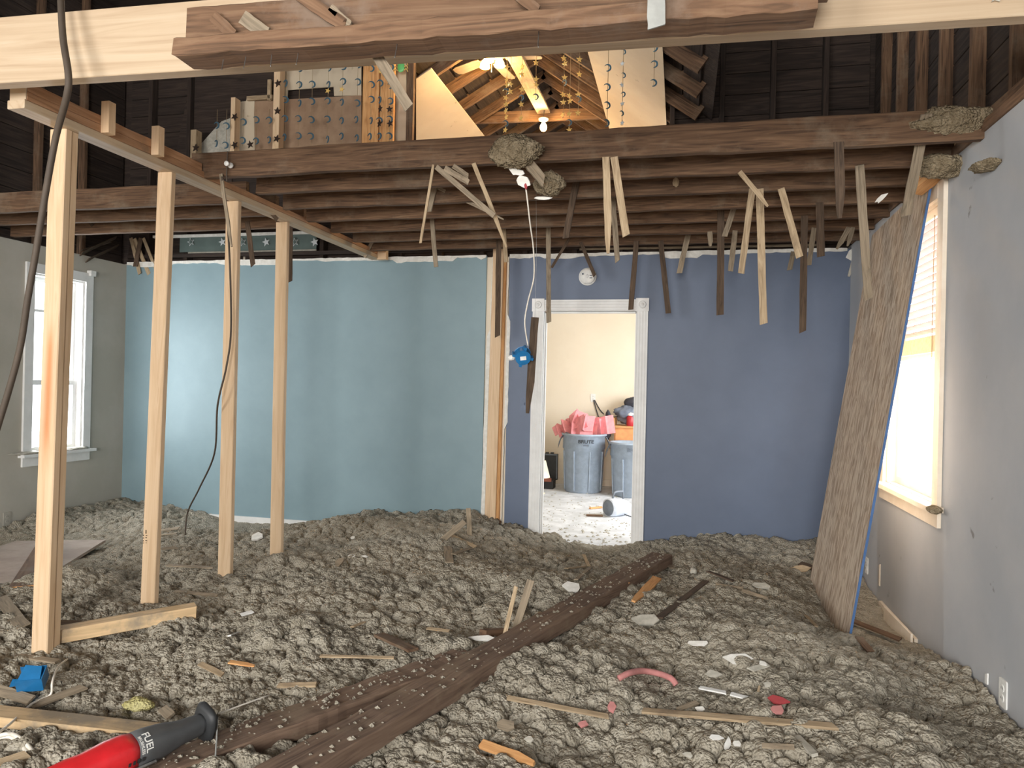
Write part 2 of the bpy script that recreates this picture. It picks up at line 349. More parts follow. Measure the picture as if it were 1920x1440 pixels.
# ------------------------------------------------------------------ room shell
ZF, ZT = -.06, 2.53
def room_box(name, a, b, mat): return struct(put(name, MB().box(a, b).me(name), mat))
room_box('floor', (XL-.15, YR-.15, ZF-.12), (XR+.15, 6.46, ZF), SUBFLOOR)
room_box('floor_back_room', (-4.2, 6.46, ZF-.12), (1.0, 10.5, ZF+.02), DUSTFLOOR)
DX0, DX1, DH = -1.203, -.393, 2.03
PX0, PX1 = -1.705, -1.545
struct(put('wall_back_left', MB().box((XL, YB, ZF), (PX0-.035, YB+.02, ZT)).me('wall_back_left'), TEAL))
struct(put('wall_back_right', MB().box((PX1+.02, YB, ZF), (DX0, YB+.02, ZT)).box((DX0, YB, DH), (DX1, YB+.02, ZT)).box((DX1, YB, ZF), (XR, YB+.02, ZT)).me('wall_back_right'), NAVY))
# cream side of the same wall and the solid core between
struct(put('wall_back_core', MB().box((XL-.1, YB+.022, ZF), (DX0-.02, 6.46, ZT-.01)).box((DX0-.02, YB+.022, DH+.02), (DX1+.02, 6.46, ZT-.01)).box((DX1+.02, YB+.022, ZF), (XR+.1, 6.46, ZT-.01)).me('wall_back_core'), CREAM))
# left wall with a window opening
LW0, LW1, LZ0, LZ1 = 5.24, 5.80, .68, 2.26
def wall_with_hole(name, axis, a, b, y0, y1, z0, z1, holes, mat):
    m = MB(); ys = sorted({y0, y1, *[h[0] for h in holes], *[h[1] for h in holes]})
    for p, q in zip(ys[:-1], ys[1:]):
        hs = [h for h in holes if h[0] <= p+1e-6 and h[1] >= q-1e-6]
        spans = [(z0, z1)] if not hs else [(z0, hs[0][2]), (hs[0][3], z1)]
        for s, e in spans:
            m.box((a, p, s), (b, q, e)) if axis == 'x' else m.box((p, a, s), (q, b, e))
    return struct(put(name, m.me(name), mat))
wall_with_hole('wall_left', 'x', XL-.14, XL, YR, 6.46, ZF, ZT-.02, [(LW0, LW1, LZ0, LZ1)], LWALL)
RW0, RW1, RZ0, RZ1 = 4.21, 5.16, .80, 2.40
wall_with_hole('wall_right', 'x', XR, XR+.14, YR, 6.46, ZF, 2.56, [(RW0, RW1, RZ0, RZ1)], RWALL)
wall_with_hole('wall_rear', 'y', YR-.1, YR, XL-.14, XR+.14, ZF, 5.2, [(-4.8, -2.4, .9, 2.6), (-1.0, .6, .9, 2.6)], LWALL)
# back room shell
wall_with_hole('wall_back_room_far', 'y', 10.40, 10.50, -4.2, 1.0, ZF, 2.6, [], CREAM)
wall_with_hole('wall_back_room_left', 'x', -4.3, -4.2, 6.46, 10.50, ZF, 2.6, [], CREAM)
wall_with_hole('wall_back_room_right', 'x', .9, 1.0, 6.46, 10.50, ZF, 2.6, [(7.4, 9.0, .8, 2.2)], CREAM)
room_box('ceiling_back_room', (-4.3, 6.47, 2.6), (1.0, 10.5, 2.66), CREAM)

# upper part of the house: board sheathing and studs above the wall tops, each board and stud a piece of its wall
def upper_wall(name, axis, at, a0, a1, z0, z1, stud_side, studs, holes=()):
    root = struct(empty(name, (0, 0, 0)))
    z = z0; i = 0
    while z < z1-.02:
        zt = min(z+.18, z1)
        spans = [(a0, a1)]
        for (h0, h1, hz0, hz1) in holes:
            if zt > hz0 and z < hz1: spans = [(a0, h0), (h1, a1)]
        for (s, e) in spans:
            A = (s, at, (z+zt)/2) if axis == 'y' else (at, s, (z+zt)/2)
            B_ = (e, at, (z+zt)/2) if axis == 'y' else (at, e, (z+zt)/2)
            M, L = frame(A, B_, (0, 0, 1)); me = beam_mesh('board', L, .02, zt-z-.006, c=.002)
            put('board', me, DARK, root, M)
        z = zt; i += 1
    for s in studs:
        p, zb, zt = s if isinstance(s, tuple) else (s, z0, z1)
        A = (p, at+stud_side*.057, zb) if axis == 'y' else (at+stud_side*.057, p, zb); B_ = (A[0], A[1], zt)
        beam('stud', A, B_, .042 if axis == 'x' else .09, .042 if axis == 'y' else .09, DARK if axis == 'y' else OLD, root, up=(1, 0, 0))
    return root
OX0, OX1 = -4.42, -.15   # the open part where the far gable room shows
upper_wall('wall_back_upper', 'y', 6.475, XL-.1, XR+.14, 2.45, 5.16, -1,
           [-5.35, -4.9, (-4.2, 2.45, 2.86), (-3.8, 2.45, 2.86), (-3.4, 2.45, 2.86), (-3.0, 2.45, 2.86), (-2.6, 2.45, 2.86), (-2.2, 2.45, 2.86), (-1.8, 2.45, 2.86), (-1.4, 2.45, 2.86), (-.95, 2.45, 2.86), (-.55, 2.45, 2.86), -.13, .28, .69, 1.1], [(OX0, OX1, 2.85, 5.16)])
upper_wall('wall_right_upper', 'x', XR+.19, YR, 6.46, 2.55, 5.16, -.55, [y for y in (2.9, 3.3, 3.72, 4.2, 4.68, 5.13, 5.56, 5.98)])
upper_wall('wall_left_upper', 'x', XL-.19, YR, 6.46, 2.45, 5.16, .55, [y for y in (3.9, 4.4, 4.9, 5.4, 5.9)])
rc = struct(empty('ceiling', (0, 0, 0)))
for i in range(30):
    y0 = YR+(6.46-YR)*i/30; y1 = YR+(6.46-YR)*(i+1)/30-.008
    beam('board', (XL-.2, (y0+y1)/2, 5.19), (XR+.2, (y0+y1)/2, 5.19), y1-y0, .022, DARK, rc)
# gable room beyond: sloped roof of boards and rafters, torn drywall on both slopes
RX, RZ, SL, SR_ = -1.6, 4.85, .56, .72
def zl(x): return RZ-SL*(RX-x)
def zr(x): return RZ-SR_*(x-RX)
rf = struct(empty('roof', (0, 0, 0)))
for (x0, x1, zf) in ((RX, -4.6, zl), (RX, .1, zr)):
    n = 12
    for i in range(n):
        a = x0+(x1-x0)*(i+.04)/n; b = x0+(x1-x0)*(i+.96)/n; xm = (a+b)/2
        nrm = (-(zf(b)-zf(a)), 0, b-a)
        if nrm[2] < 0: nrm = (-nrm[0], 0, -nrm[2])
        wdt = math.hypot(b-a, zf(b)-zf(a))
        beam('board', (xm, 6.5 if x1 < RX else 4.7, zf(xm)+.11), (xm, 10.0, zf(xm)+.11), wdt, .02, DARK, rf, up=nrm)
    for y in ((4.9, 5.35, 5.8, 6.28) if x1 > RX else ())+(6.75, 7.2, 7.65, 8.1, 8.55, 9.0, 9.45, 9.85):
        beam('rafter', (x0, y, zf(x0)+.055), (x1, y, zf(x1)+.055), .042, .13, OLD, rf)
for (x0, x1, zf) in ((RX, -4.7, zl), (RX, .2, zr)):  # solid slabs added behind the roof boards to stop light leaking through
    y0 = 6.49 if x1 < RX else 4.6
    struct(put('roof_light_seal', mesh('roof_light_seal', [(x0, y0, zf(x0)+.125), (x1, y0, zf(x1)+.125), (x1, 10.1, zf(x1)+.125), (x0, 10.1, zf(x0)+.125), (x0, y0, zf(x0)+.16), (x1, y0, zf(x1)+.16), (x1, 10.1, zf(x1)+.16), (x0, 10.1, zf(x0)+.16)], [(0, 1, 2, 3), (7, 6, 5, 4), (0, 4, 5, 1), (1, 5, 6, 2), (2, 6, 7, 3), (3, 7, 4, 0)]), DARK))
room_box('wall_left_light_seal', (XL-.26, YR-.1, 2.3), (XL-.205, 6.5, 5.3), DARK)  # added outer slabs, left and right, blocking sky light at the wall gaps
room_box('wall_right_light_seal', (XR+.205, YR-.1, 2.4), (XR+.26, 6.5, 5.3), DARK)
room_box('roof_cover', (XL-.26, YR-.1, 5.21), (XR+.26, 6.52, 5.26), DARK)  # added slab above the ceiling boards, keeps sky light out of their gaps
room_box('wall_back_sheathing_left', (XL-.26, 6.487, 2.3), (OX0, 6.52, 5.3), DARK)  # added backing, left and right, so no light leaks between the back boards
room_box('wall_back_sheathing_right', (OX1, 6.487, 2.3), (XR+.26, 6.52, 5.3), DARK)
gb = struct(empty('wall_gable_far', (0, 0, 0)))
for i in range(17):
    z = 2.7+i*.15
    beam('board', (-4.6, 10.05, z), (1.0, 10.05, z), .02, .145, DARK, gb)
def slope_panel(name, xa, xb, ya, yb, zf, cut=0):
    n = 8; pts = []
    for i in range(n+1): pts.append((xa, ya+(yb-ya)*i/n))
    rnd = random.Random(int(abs(xa*100)))
    for i in range(n+1): pts.append((xb+rnd.uniform(-1, 1)*cut, yb+(ya-yb)*i/n))
    v = [(x, y, zf(x)-.045) for x, y in pts]+[(x, y, zf(x)-.032) for x, y in pts]; m = len(pts)
    f = [tuple(range(m)), tuple(range(2*m-1, m-1, -1))]+[(i, i+m, (i+1) % m+m, (i+1) % m) for i in range(m)]
    return struct(put(name, mesh(name, v, f), DRY))
slope_panel('wall_attic_left', -2.39, -4.3, 6.55, 9.98, zl)
slope_panel('wall_attic_right', -.857, -.19, 4.75, 9.98, zr, .006)

# ------------------------------------------------------------------ windows, door casing, trim (setting)
def casing_rosette(parent, x, z, mat):
    me = lathe_mesh('rosette', [(.0, .012), (.012, .012), (.014, .006), (.022, .006), (.026, .011), (.03, .011), (.033, 0)], 20, False)
    put('rosette', me, mat, parent, Matrix.Translation((x, YB-.035, z)) @ Matrix.Rotation(math.radians(90), 4, 'X'), True)
d1 = struct(empty('door_1', (DX0, YB, ZF)))
cw = .098
def fluted(name, A, B, w, t, mat, parent, up):
    M, L = frame(A, B, up); ring = [(-w/2, 0)]
    for k in range(9):
        y = -w/2+w*k/8; ring.append((y, t*(.9 if k % 2 else 1)))
    ring.append((w/2, 0)); v = [(x, y, z) for x in (-L/2, L/2) for y, z in ring]; n = len(ring)
    f = [(i, i+n, (i+1) % n+n, (i+1) % n) for i in range(n)]+[tuple(range(n)), tuple(range(2*n-1, n-1, -1))]
    f = [tuple(reversed(q)) for q in f]
    put(name, mesh(name, v, f), mat, parent, M)
for (x, zb) in ((DX0-cw/2, ZF), (DX1+cw/2, ZF)):
    fluted('casing', (x, YB-.001, zb), (x, YB-.001, DH), cw, .022, TRIM, d1, (0, -1, 0))
fluted('casing', (DX0, YB-.001, DH+cw/2), (DX1, YB-.001, DH+cw/2), cw, .022, TRIM, d1, (0, -1, 0))
for x in (DX0-cw/2, DX1+cw/2):
    put('corner_block', MB().box((x-.055, YB-.032, DH-.004), (x+.055, YB-.001, DH+.108)).me('corner_block'), TRIM, d1)
    casing_rosette(d1, x, DH+.052, TRIM)
jm = MB()
jm.box((DX0-.018, YB-.004, ZF), (DX0, 6.5, DH)); jm.box((DX1, YB-.004, ZF), (DX1+.018, 6.5, DH)); jm.box((DX0-.018, YB-.004, DH), (DX1+.018, 6.5, DH+.018))
put('jamb', jm.me('jamb'), TRIM, d1)
put('door_stop', MB().box((DX0, 6.40, ZF), (DX0+.012, 6.44, DH)).box((DX1-.012, 6.40, ZF), (DX1, 6.44, DH)).box((DX0, 6.40, DH-.012), (DX1, 6.44, DH)).me('door_stop'), TRIM, d1)

def window(name, Xin, sgn, y0, y1, z0, z1, mat, rail, blind=None):
    """a sash window in a wall normal to x; sgn points out of the room"""
    r = struct(empty(name, (Xin, (y0+y1)/2, z0)))
    X = lambda a: Xin+sgn*a
    def bx(n, a, b, ya, yb, za, zb, m=mat):
        p, q = sorted((X(a), X(b))); return put(n, MB().box((p, ya, za), (q, yb, zb)).me(n), m, r)
    c = .085
    bx('casing', -.022, -.001, y0-c, y0, z0-.005, z1+c); bx('casing', -.022, -.001, y1, y1+c, z0-.005, z1+c); bx('casing', -.024, -.001, y0, y1, z1, z1+c)
    bx('sill', -.07, .05, y0-c-.03, y1+c+.03, z0-.032, z0-.005); bx('apron', -.02, -.001, y0-c, y1+c, z0-.115, z0-.032)
    fr = [('jamb', 0, .13, y0, y0+.018, z0, z1), ('jamb', 0, .13, y1-.018, y1, z0, z1), ('jamb', 0, .13, y0+.018, y1-.018, z1-.018, z1)]
    for a in fr: bx(*a)
    s = .042
    for (za, zb, d) in ((z0, rail+.02, .05), (rail-.02, z1-.018, .085)):
        bx('sash_stile', d, d+.032, y0+.018, y0+.018+s, za, zb); bx('sash_stile', d, d+.032, y1-.018-s, y1-.018, za, zb)
        bx('sash_rail', d, d+.032, y0+.018+s, y1-.018-s, za, za+s); bx('sash_rail', d, d+.032, y0+.018+s, y1-.018-s, zb-s, zb)
        bx('pane', d+.014, d+.018, y0+.018+s, y1-.018-s, za+s, zb-s, GLASS)
    return r, bx
w1, _ = window('window_1', XL, -1, LW0, LW1, LZ0, LZ1, TRIM, 1.30)
# upper muntin seen near the top of the left window
_('muntin', .083, .119, LW0+.06, LW1-.06, 1.93, 1.955)
w2, bx2 = window('window_2', XR, 1, RW0, RW1, RZ0, RZ1, TRIMW, 1.60)
# the blind half drawn in the right window
bl = tag(empty('window_blind', (XR+.02, 4.7, 2.3)), 'half drawn slatted blind with pine bottom rail in the right window', 'blind')
ztop, zbot = 2.31, 1.72
for i in range(15):
    z = ztop-(ztop-zbot)*i/14
    put('slat', mesh('slat', [(XR+.012, RW0+.03, z+.008), (XR+.046, RW0+.03, z-.008), (XR+.046, RW1-.03, z-.008), (XR+.012, RW1-.03, z+.008),
                              (XR+.012, RW0+.03, z+.011), (XR+.046, RW0+.03, z-.005), (XR+.046, RW1-.03, z-.005), (XR+.012, RW1-.03, z+.011)],
                     [(0, 1, 2, 3), (7, 6, 5, 4), (0, 4, 5, 1), (1, 5, 6, 2), (2, 6, 7, 3), (3, 7, 4, 0)]), SLAT, bl)
put('bottom_rail', MB().box((XR+.008, RW0+.022, 1.60), (XR+.04, RW1-.022, 1.69)).me('bottom_rail'), PINE, bl)
put('head_rail', MB().box((XR+.006, RW0+.022, 2.33), (XR+.045, RW1-.022, 2.378)).me('head_rail'), TRIMW, bl)
put('bracket', MB().box((XR+.002, RW0+.002, 2.31), (XR+.05, RW0+.02, 2.382)).me('bracket'), WHITEP, bl)['label'] = 'white metal blind bracket'
for y in (RW0+.13, RW1-.2): tube('cord', [(XR+.005, y, 2.34), (XR+.004, y, 2.0), (XR+.003, y-.005, 1.55)], .0022, STRING, bl, 5, 3)
# baseboards
struct(put('baseboard_back', MB().box((XL+.02, YB-.018, ZF), (PX0-.06, YB-.001, .03)).me('baseboard_back'), TRIM))
struct(put('baseboard_right', MB().box((XR-.02, 4.45, ZF), (XR-.001, 5.2, .01)).me('baseboard_right'), TRIMW))
struct(put('baseboard_far_room', MB().box((-4.2, 10.38, ZF), (.89, 10.399, .05)).me('baseboard_far_room'), TRIMW))
# torn plaster edge along the top of the blue wall and the bare stud left where a partition met it
def torn_strip(name, x0, x1, seed, parent):
    rnd = random.Random(seed); n = int((x1-x0)/.045); top = []; bot = []; lvl = .02
    for i in range(n+1):
        x = x0+(x1-x0)*i/n
        if rnd.random() < .16: lvl = rnd.uniform(.004, .05)
        bot.append((x, ZT-lvl-rnd.uniform(0, .008))); top.append((x, ZT+.004+rnd.uniform(0, .006)))
    pts = bot+top[::-1]; m = len(pts)
    v = [(x, YB-.009, z) for x, z in pts]+[(x, YB+.02, z) for x, z in pts]
    return put(name, mesh(name, v, [tuple(range(m)), tuple(range(2*m-1, m-1, -1))]+[(i, i+m, (i+1) % m+m, (i+1) % m) for i in range(m)]), PLAST, parent)
t1 = struct(torn_strip('trim_1', XL+.01, PX0-.04, 3, None)); t2 = struct(torn_strip('trim_2', PX1+.02, XR-.03, 5, None))
lg = struct(empty('trim_3', (0, 0, 0)))
beam('ledger', (XL, YB+.02, 2.595), (XR, YB+.02, 2.595), .03, .035, DARK, lg)
beam('lath', (-.9, YB+.005, 2.573), (1.1, YB+.003, 2.566), .008, .02, LATHG, lg)
# right wall: raw timber plate above the plaster
pl = tag(empty('wall_plate', (XR, 3, 2.56)), 'rough brown timber plate lying along the top of the right wall', 'plate')
beam('plate', (XR+.05, YR+.3, 2.585), (XR+.05, 6.3, 2.585), .12, .05, OLDR, pl, segs=24, jit=.004, seed=2)
beam('upper_plate', (XR+.075, YR+.3, 2.64), (XR+.075, 6.3, 2.64), .11, .06, OLD, pl, segs=24, jit=.004, seed=3)

# ------------------------------------------------------------------ the heap of loose insulation
NX, NYR = 940, 760
def vn(x, y, seed):
    rs = np.random.RandomState(seed); t = rs.rand(256, 256)
    xi = np.floor(x).astype(int); yi = np.floor(y).astype(int); fx = x-xi; fy = y-yi
    fx = fx*fx*(3-2*fx); fy = fy*fy*(3-2*fy); a = xi & 255; b = yi & 255; a1 = (xi+1) & 255; b1 = (yi+1) & 255
    return (t[a, b]*(1-fx)+t[a1, b]*fx)*(1-fy)+(t[a, b1]*(1-fx)+t[a1, b1]*fx)*fy
def bumps(x, y, cell, seed, rad=.78):
    rs = np.random.RandomState(seed); jx = rs.rand(256, 256); jy = rs.rand(256, 256); jr = rs.uniform(.6, 1.0, (256, 256)); u = x/cell; v = y/cell
    xi = np.floor(u).astype(int); yi = np.floor(v).astype(int); best = np.zeros_like(u)
    for di in (-1, 0, 1):
        for dj in (-1, 0, 1):
            a = (xi+di) & 255; b = (yi+dj) & 255
            dx = u-(xi+di+jx[a, b]); dy = v-(yi+dj+jy[a, b]); rr = rad*jr[a, b]
            best = np.maximum(best, np.sqrt(np.clip(rr*rr-(dx*dx+dy*dy), 0, None))/rad)
    return best
CTRL = np.array([(-5.4,6.2,.06),(-5,6.2,.05),(-4.5,6.25,-.05),(-4.1,6.25,-.07),(-3.7,6.25,-.06),(-3.3,6.2,.0),(-2.77,6.2,.06),(-2.45,6.1,.17),(-2.4,5.7,.17),(-1.99,6.2,.06),
 (-1.6,6.1,.11),(-1.42,6.1,.16),(-1.35,5.75,.13),(-1.1,6.15,.0),(-.8,6.4,-.07),(-.5,6.2,-.05),(-.28,6.2,.03),(.03,6.1,.13),(.55,6.2,.11),(.96,6.2,.08),(1.05,5.6,-.05),(1.12,5.0,-.09),
 (1.2,4.6,-.08),(1.22,4.25,-.04),(1.25,3.9,.03),(1.27,3.5,.08),(1.27,3.1,.07),(.6,5.2,.13),(.4,4.0,.15),(0,4.5,.12),(-.8,5.7,.0),(-.6,5.1,.07),(-2.5,4.5,.12),(-5.0,4.4,-.09),
 (-4.5,4.0,-.07),(-4.8,5.0,-.04),(-4.0,4.6,.02),(-4.9,3.2,-.05),(-1.3,3.5,.10),(-.35,2.55,.0),(.3,3.0,.13),(-2,3.2,.10),(-2,2.2,.05),(-3.2,3.4,.08),(-1.2,4.4,.14),(-1.8,5.1,.17),(-1.6,2.0,.06),(-.3,2.1,.10),(.8,2.6,.11),(-2.4,2.15,.0),(-1.8,2.2,.0),(-1.2,2.25,.03)])
def base_h(x, y):
    num = np.full_like(x, .10*.25); den = np.full_like(x, .25)
    for cx, cy, h in CTRL:
        w = np.exp(-((x-cx)**2+(y-cy)**2)/(2*.36**2)); num += w*h; den += w
    return num/den
def smooth_h(x, y):
    b = base_h(x, y); m = np.clip((b+.06)/.10, .12, 1)
    return b+m*(.10*(vn(x/.62, y/.62, 1)-.5)+.05*(vn(x/.27+9, y/.27+4, 2)-.5)), m
ys = 1.55*(6.36/1.55)**np.linspace(0, 1, NYR); tt = np.linspace(0, 1, NX)
xl = np.maximum(XL+.02, -1.4*ys-.6)
GX = xl[:, None]+(XR-.004-xl[:, None])*tt[None, :]; GY = np.repeat(ys[:, None], NX, 1)
Hs, Mk = smooth_h(GX, GY)
wx = GX+.05*(vn(GX/.07, GY/.07, 11)-.5)+.02*(vn(GX/.025, GY/.025, 13)-.5); wy = GY+.05*(vn(GX/.07, GY/.07, 12)-.5)+.02*(vn(GX/.025, GY/.025, 14)-.5)
amp = .5+1.0*vn(GX/.35+3, GY/.35, 21)
Hc = Hs+Mk*(.042*amp*(bumps(wx, wy, .13, 3, .95)-.3)+.03*(vn(GX/.11, GY/.11, 8)-.5))
P = np.stack([GX, GY, Hc], -1)
def grid_normals(P):
    du = np.gradient(P, axis=1); dv = np.gradient(P, axis=0); n = np.cross(du, dv); return n/np.linalg.norm(n, axis=-1, keepdims=True)
P = P+grid_normals(P)*(Mk*(.040*amp*bumps(wx, wy, .056, 4, .82)))[..., None]
P = P+grid_normals(P)*(Mk*(.015*bumps(GX+.3+.012*vn(GX/.02, GY/.02, 31), GY+.012*vn(GX/.02, GY/.02, 32), .024, 5, .85)+.009*(vn(GX/.010, GY/.010, 6)-.5)))[..., None]
P[..., 0] = np.clip(P[..., 0], XL+.005, XR-.003); P[..., 1] = np.minimum(P[..., 1], np.where((P[..., 0] > DX0+.02) & (P[..., 0] < DX1-.02), 6.42, YB-.003))
# gaps to the back wall are closed by carrying the last rows onto it
me = bpy.data.meshes.new('loose_insulation'); nv = NX*NYR
me.vertices.add(nv); me.vertices.foreach_set('co', P.reshape(-1).astype(np.float32))
idx = np.arange(nv).reshape(NYR, NX); q = np.stack([idx[:-1, :-1], idx[:-1, 1:], idx[1:, 1:], idx[1:, :-1]], -1).reshape(-1, 4); nf = len(q)
me.loops.add(nf*4); me.loops.foreach_set('vertex_index', q.reshape(-1).astype(np.int32)); me.polygons.add(nf)
me.polygons.foreach_set('loop_start', np.arange(0, nf*4, 4, dtype=np.int32)); me.polygons.foreach_set('loop_total', np.full(nf, 4, dtype=np.int32)); me.update(calc_edges=True)
pile = stuff(tag(put('loose_insulation', me, INS), 'deep heap of loose grey-brown insulation covering the whole floor', 'insulation'))
PZ_ = P[..., 2]
def heap(x, y, k=3):
    r_ = min(max(math.log(max(y, 1.551)/1.55)/math.log(6.36/1.55), 0), 1)*(NYR-1); i = int(round(r_))
    c_ = min(max((x-xl[i])/(XR-.004-xl[i]), 0), 1)*(NX-1); j = int(round(c_))
    return float(np.percentile(PZ_[max(0, i-k):i+k+1, max(0, j-k):j+k+1], 85))
def H(px, py, dz=0.0):
    z = .1
    for _ in range(14):
        p = pZ(px, py, z+dz)
        z = heap(min(max(p.x, XL), XR), min(max(p.y, 1.6), 6.3))*.7+z*.3
    return pZ(px, py, z+dz)

# ------------------------------------------------------------------ framing overhead
JY = [3.70, 4.08, 4.46, 4.84, 5.23, 5.61, 5.99]
JL = ['first and nearest long brown ceiling joist, dusty, under the hanging lamp', 'second brown ceiling joist from the front', 'third brown ceiling joist from the front', 'fourth brown ceiling joist from the front',
      'fifth brown ceiling joist from the front', 'sixth brown ceiling joist from the front', 'last brown ceiling joist, next to the blue wall']
for i, y in enumerate(JY):
    x0 = [-2.80, -2.62, -2.66, -2.70, -2.70, -2.70, -2.70][i]
    o = beam('ceiling_joist', (x0, y, 2.603), (XR+.0, y, 2.603), .045, .142 if i else .146, OLD, None, segs=30, jit=.003, seed=20+i, notch=.006)
    tag(o, JL[i], 'joist', 'ceiling joists over the blue room')
for i, y in enumerate((4.27, 4.63, 5.02)):
    o = beam('ceiling_joist', (XL+.01, y, 2.603), (-2.82, y, 2.603), .045, .142, OLD, None, segs=14, jit=.003, seed=40+i, notch=.004)
    tag(o, ['nearest old joist left of the new stud row', 'middle old joist left of the new stud row', 'farthest old joist left of the new stud row, above the star border'][i], 'joist', 'old joists over the left bay')
PXC = -2.757
tp = tag(empty('top_plate', (PXC, 2.5, 2.49)), 'new timber top plate running away from the camera over the row of studs', 'top plate')
beam('lower_plate', (PXC, 2.50, 2.508), (PXC-.0, 6.2, 2.508), .089, .037, PINEW, tp)
PLATEB = wood('plate_brown_wood', [(.3, (142, 104, 74)), (.5, (168, 126, 92)), (.7, (182, 142, 108))], grain=6, stretch=.06, rough=.8, bump=.2, stain=(126, 104, 82), stain_pos=(.56, .7))
beam('upper_plate', (PXC+.002, 2.512, 2.546), (PXC+.002, 6.2, 2.546), .086, .036, PLATEB, tp)
beam('rim_board', (PXC+.006, 2.514, 2.587), (PXC+.006, 3.66, 2.587), .07, .044, PLATEB, tp, segs=8, jit=.002, seed=9)
put('sawn_end', MB().box((PXC-.041, 2.507, 2.529), (PXC+.042, 2.5115, 2.605)).me('sawn_end'), PINEW, tp)['label'] = 'pale freshly sawn end'
# stubs of sawn joists still nailed to the plate
for (a, lab) in ((198, 'nearer sawn joist stub standing up from the new top plate'), (291, 'farther sawn joist stub standing up from the new top plate')):
    p = pX(a, 218 if a < 200 else 268, PXC+.05)
    o = beam('joist_stub', (PXC+.066, p.y, 2.525), (PXC+.066, p.y, 2.675), .045, .045, PINE, None, up=(0, 1, 0), c=.002)
    tag(o, lab, 'wood block', 'sawn stubs on the top plate')
o = beam('packing_block', (-2.72, 6.16, 2.532), (-2.63, 6.16, 2.532), .05, .10, PINE, None); tag(o, 'small pine packing block at the far end of the top plate', 'wood block')
# new studs: wide face to the camera
ST = [((111, 237), (75, 1222), 2.76, 'doubled new pine stud nearest the camera with an orange stain', 2), ((305, 317), (272, 1130), 3.42, 'second new pine stud of the row, short printed stamp near its foot', 1),
      ((432, 372), (416, 1075), 4.05, 'third new pine stud with a dark cable hanging in front', 1), ((525, 408), (513, 1043), 4.64, 'fourth and farthest new pine stud of the row', 1)]
for k, (a, b, y, lab, n) in enumerate(ST):
    A = pY(*a, y); B_ = pY(*b, y-.02); A.z = 2.489
    B2 = A+(B_-A)*((A.z-(ZF+.004))/(A.z-B_.z))
    off = .012
    if n == 2:
        r = tag(empty('wall_stud', (B2.x, B2.y, ZF)), lab, 'stud', 'new studs')
        for j in range(2):
            d = Vector((off-.004*j, .0+.040*j, 0)); beam('ply', B2+d, A+d, .0885, .038, STAINED if j == 0 else PINE, r, up=(0, 1, 0), c=.004, seed=j)
        # orange resin stain is a thin sliver of redder wood
    else:
        r = tag(empty('wall_stud', (B2.x, B2.y, ZF)), lab, 'stud', 'new studs')
        beam('stud', B2+Vector((off, .019, 0)), A+Vector((off, .019, 0)), .0885, .038, PINE, r, up=(0, 1, 0), c=.004)
        if k == 1:
            rnd = random.Random(2); m = MB(); p = pY(278, 1013, y); yy = B2.y+(A.y-B2.y)*.12+.019-.0195
            for (dx, dz, w_, h_) in [(-.016, .03, .006, .006), (-.016, .015, .008, .004), (-.016, .0, .004, .006), (0, .05, .004, .02), (.004, .03, .008, .004), (.002, .018, .006, .006), (.003, .002, .010, .004), (-.014, -.012, .006, .003), (.003, -.010, .006, .003)]:
                m.box((p.x+dx-w_/2, yy-.0012, p.z+dz-h_/2), (p.x+dx+w_/2, yy+.001, p.z+dz+h_/2))
            put('stamp', m.me('stamp'), LATHD, r)
# the bare stud on the blue wall
r = tag(empty('partition_stud', (-1.63, YB, ZF)), 'bare pine stud on the back wall between light blue and dark blue paint', 'stud')
beam('stud', (-1.655, YB+.0, ZF), (-1.628, YB+.0, 2.62), .10, .03, PINE, r, up=(0, -1, 0))
beam('nailer', (-1.588, YB+.012, ZF), (-1.57, YB+.012, 2.62), .03, .03, LATHO, r, up=(0, -1, 0))
def side_strip(name, pts, w0, w1, seed):
    rnd = random.Random(seed); L_ = []; R_ = []
    n = 40
    for i in range(n+1):
        z = ZF+(2.52-ZF)*i/n; x = pts(z); w = w0 if not (w1 and w1[0] < z < w1[1]) else w1[2]
        L_.append((x-(w+rnd.uniform(-.003, .003) if seed < 5 else 0), z)); R_.append((x+(w+rnd.uniform(-.003, .003) if seed >= 5 else 0), z))
    pts_ = L_+R_[::-1]; m = len(pts_); v = [(x, YB-.006, z) for x, z in pts_]+[(x, YB+.02, z) for x, z in pts_]
    return put(name, mesh(name, v, [tuple(reversed(range(m))), tuple(range(m, 2*m))]+[(i, (i+1) % m, (i+1) % m+m, i+m) for i in range(m)]), PLAST, r)
side_strip('plaster_edge', lambda z: -1.708+.0108*z, .004, (ZF-1, 1.86, .034), 2)
side_strip('plaster_edge', lambda z: -1.552+.0075*z, .004, (1.02, 2.0, .03), 7)

# new beam overhead and the old header in front of it
A = Vector((-3.4, 2.30, 2.53)); B_ = Vector((XR+.06, 2.54, 2.53)); A.z = 2.515; B_.z = 2.535
beam_o = beam('new_beam', A+Vector((0, .03, .137)), B_+Vector((0, .03, .137)), .06, .262, PINEW, None, segs=6, seed=5)
tag(beam_o, 'long pale new timber beam spanning the room overhead', 'beam')
hd = tag(empty('old_header', (-.6, 2.25, 2.55)), 'old dirty brown double timber fixed before the new pale beam', 'beam')
def hx(px, py, Y): return pY(px, py, Y)
a = hx(362, 51, 2.24); b = hx(1552, -38, 2.30)
beam('upper_timber', a, b, .05, .115, OLDR, hd, segs=40, jit=.003, seed=11, notch=.01)
a = hx(347, 102, 2.20); b = hx(1530, 15, 2.27)
beam('lower_timber', a, b, .115, .062, OLDR, hd, segs=40, jit=.003, seed=12, notch=.01)
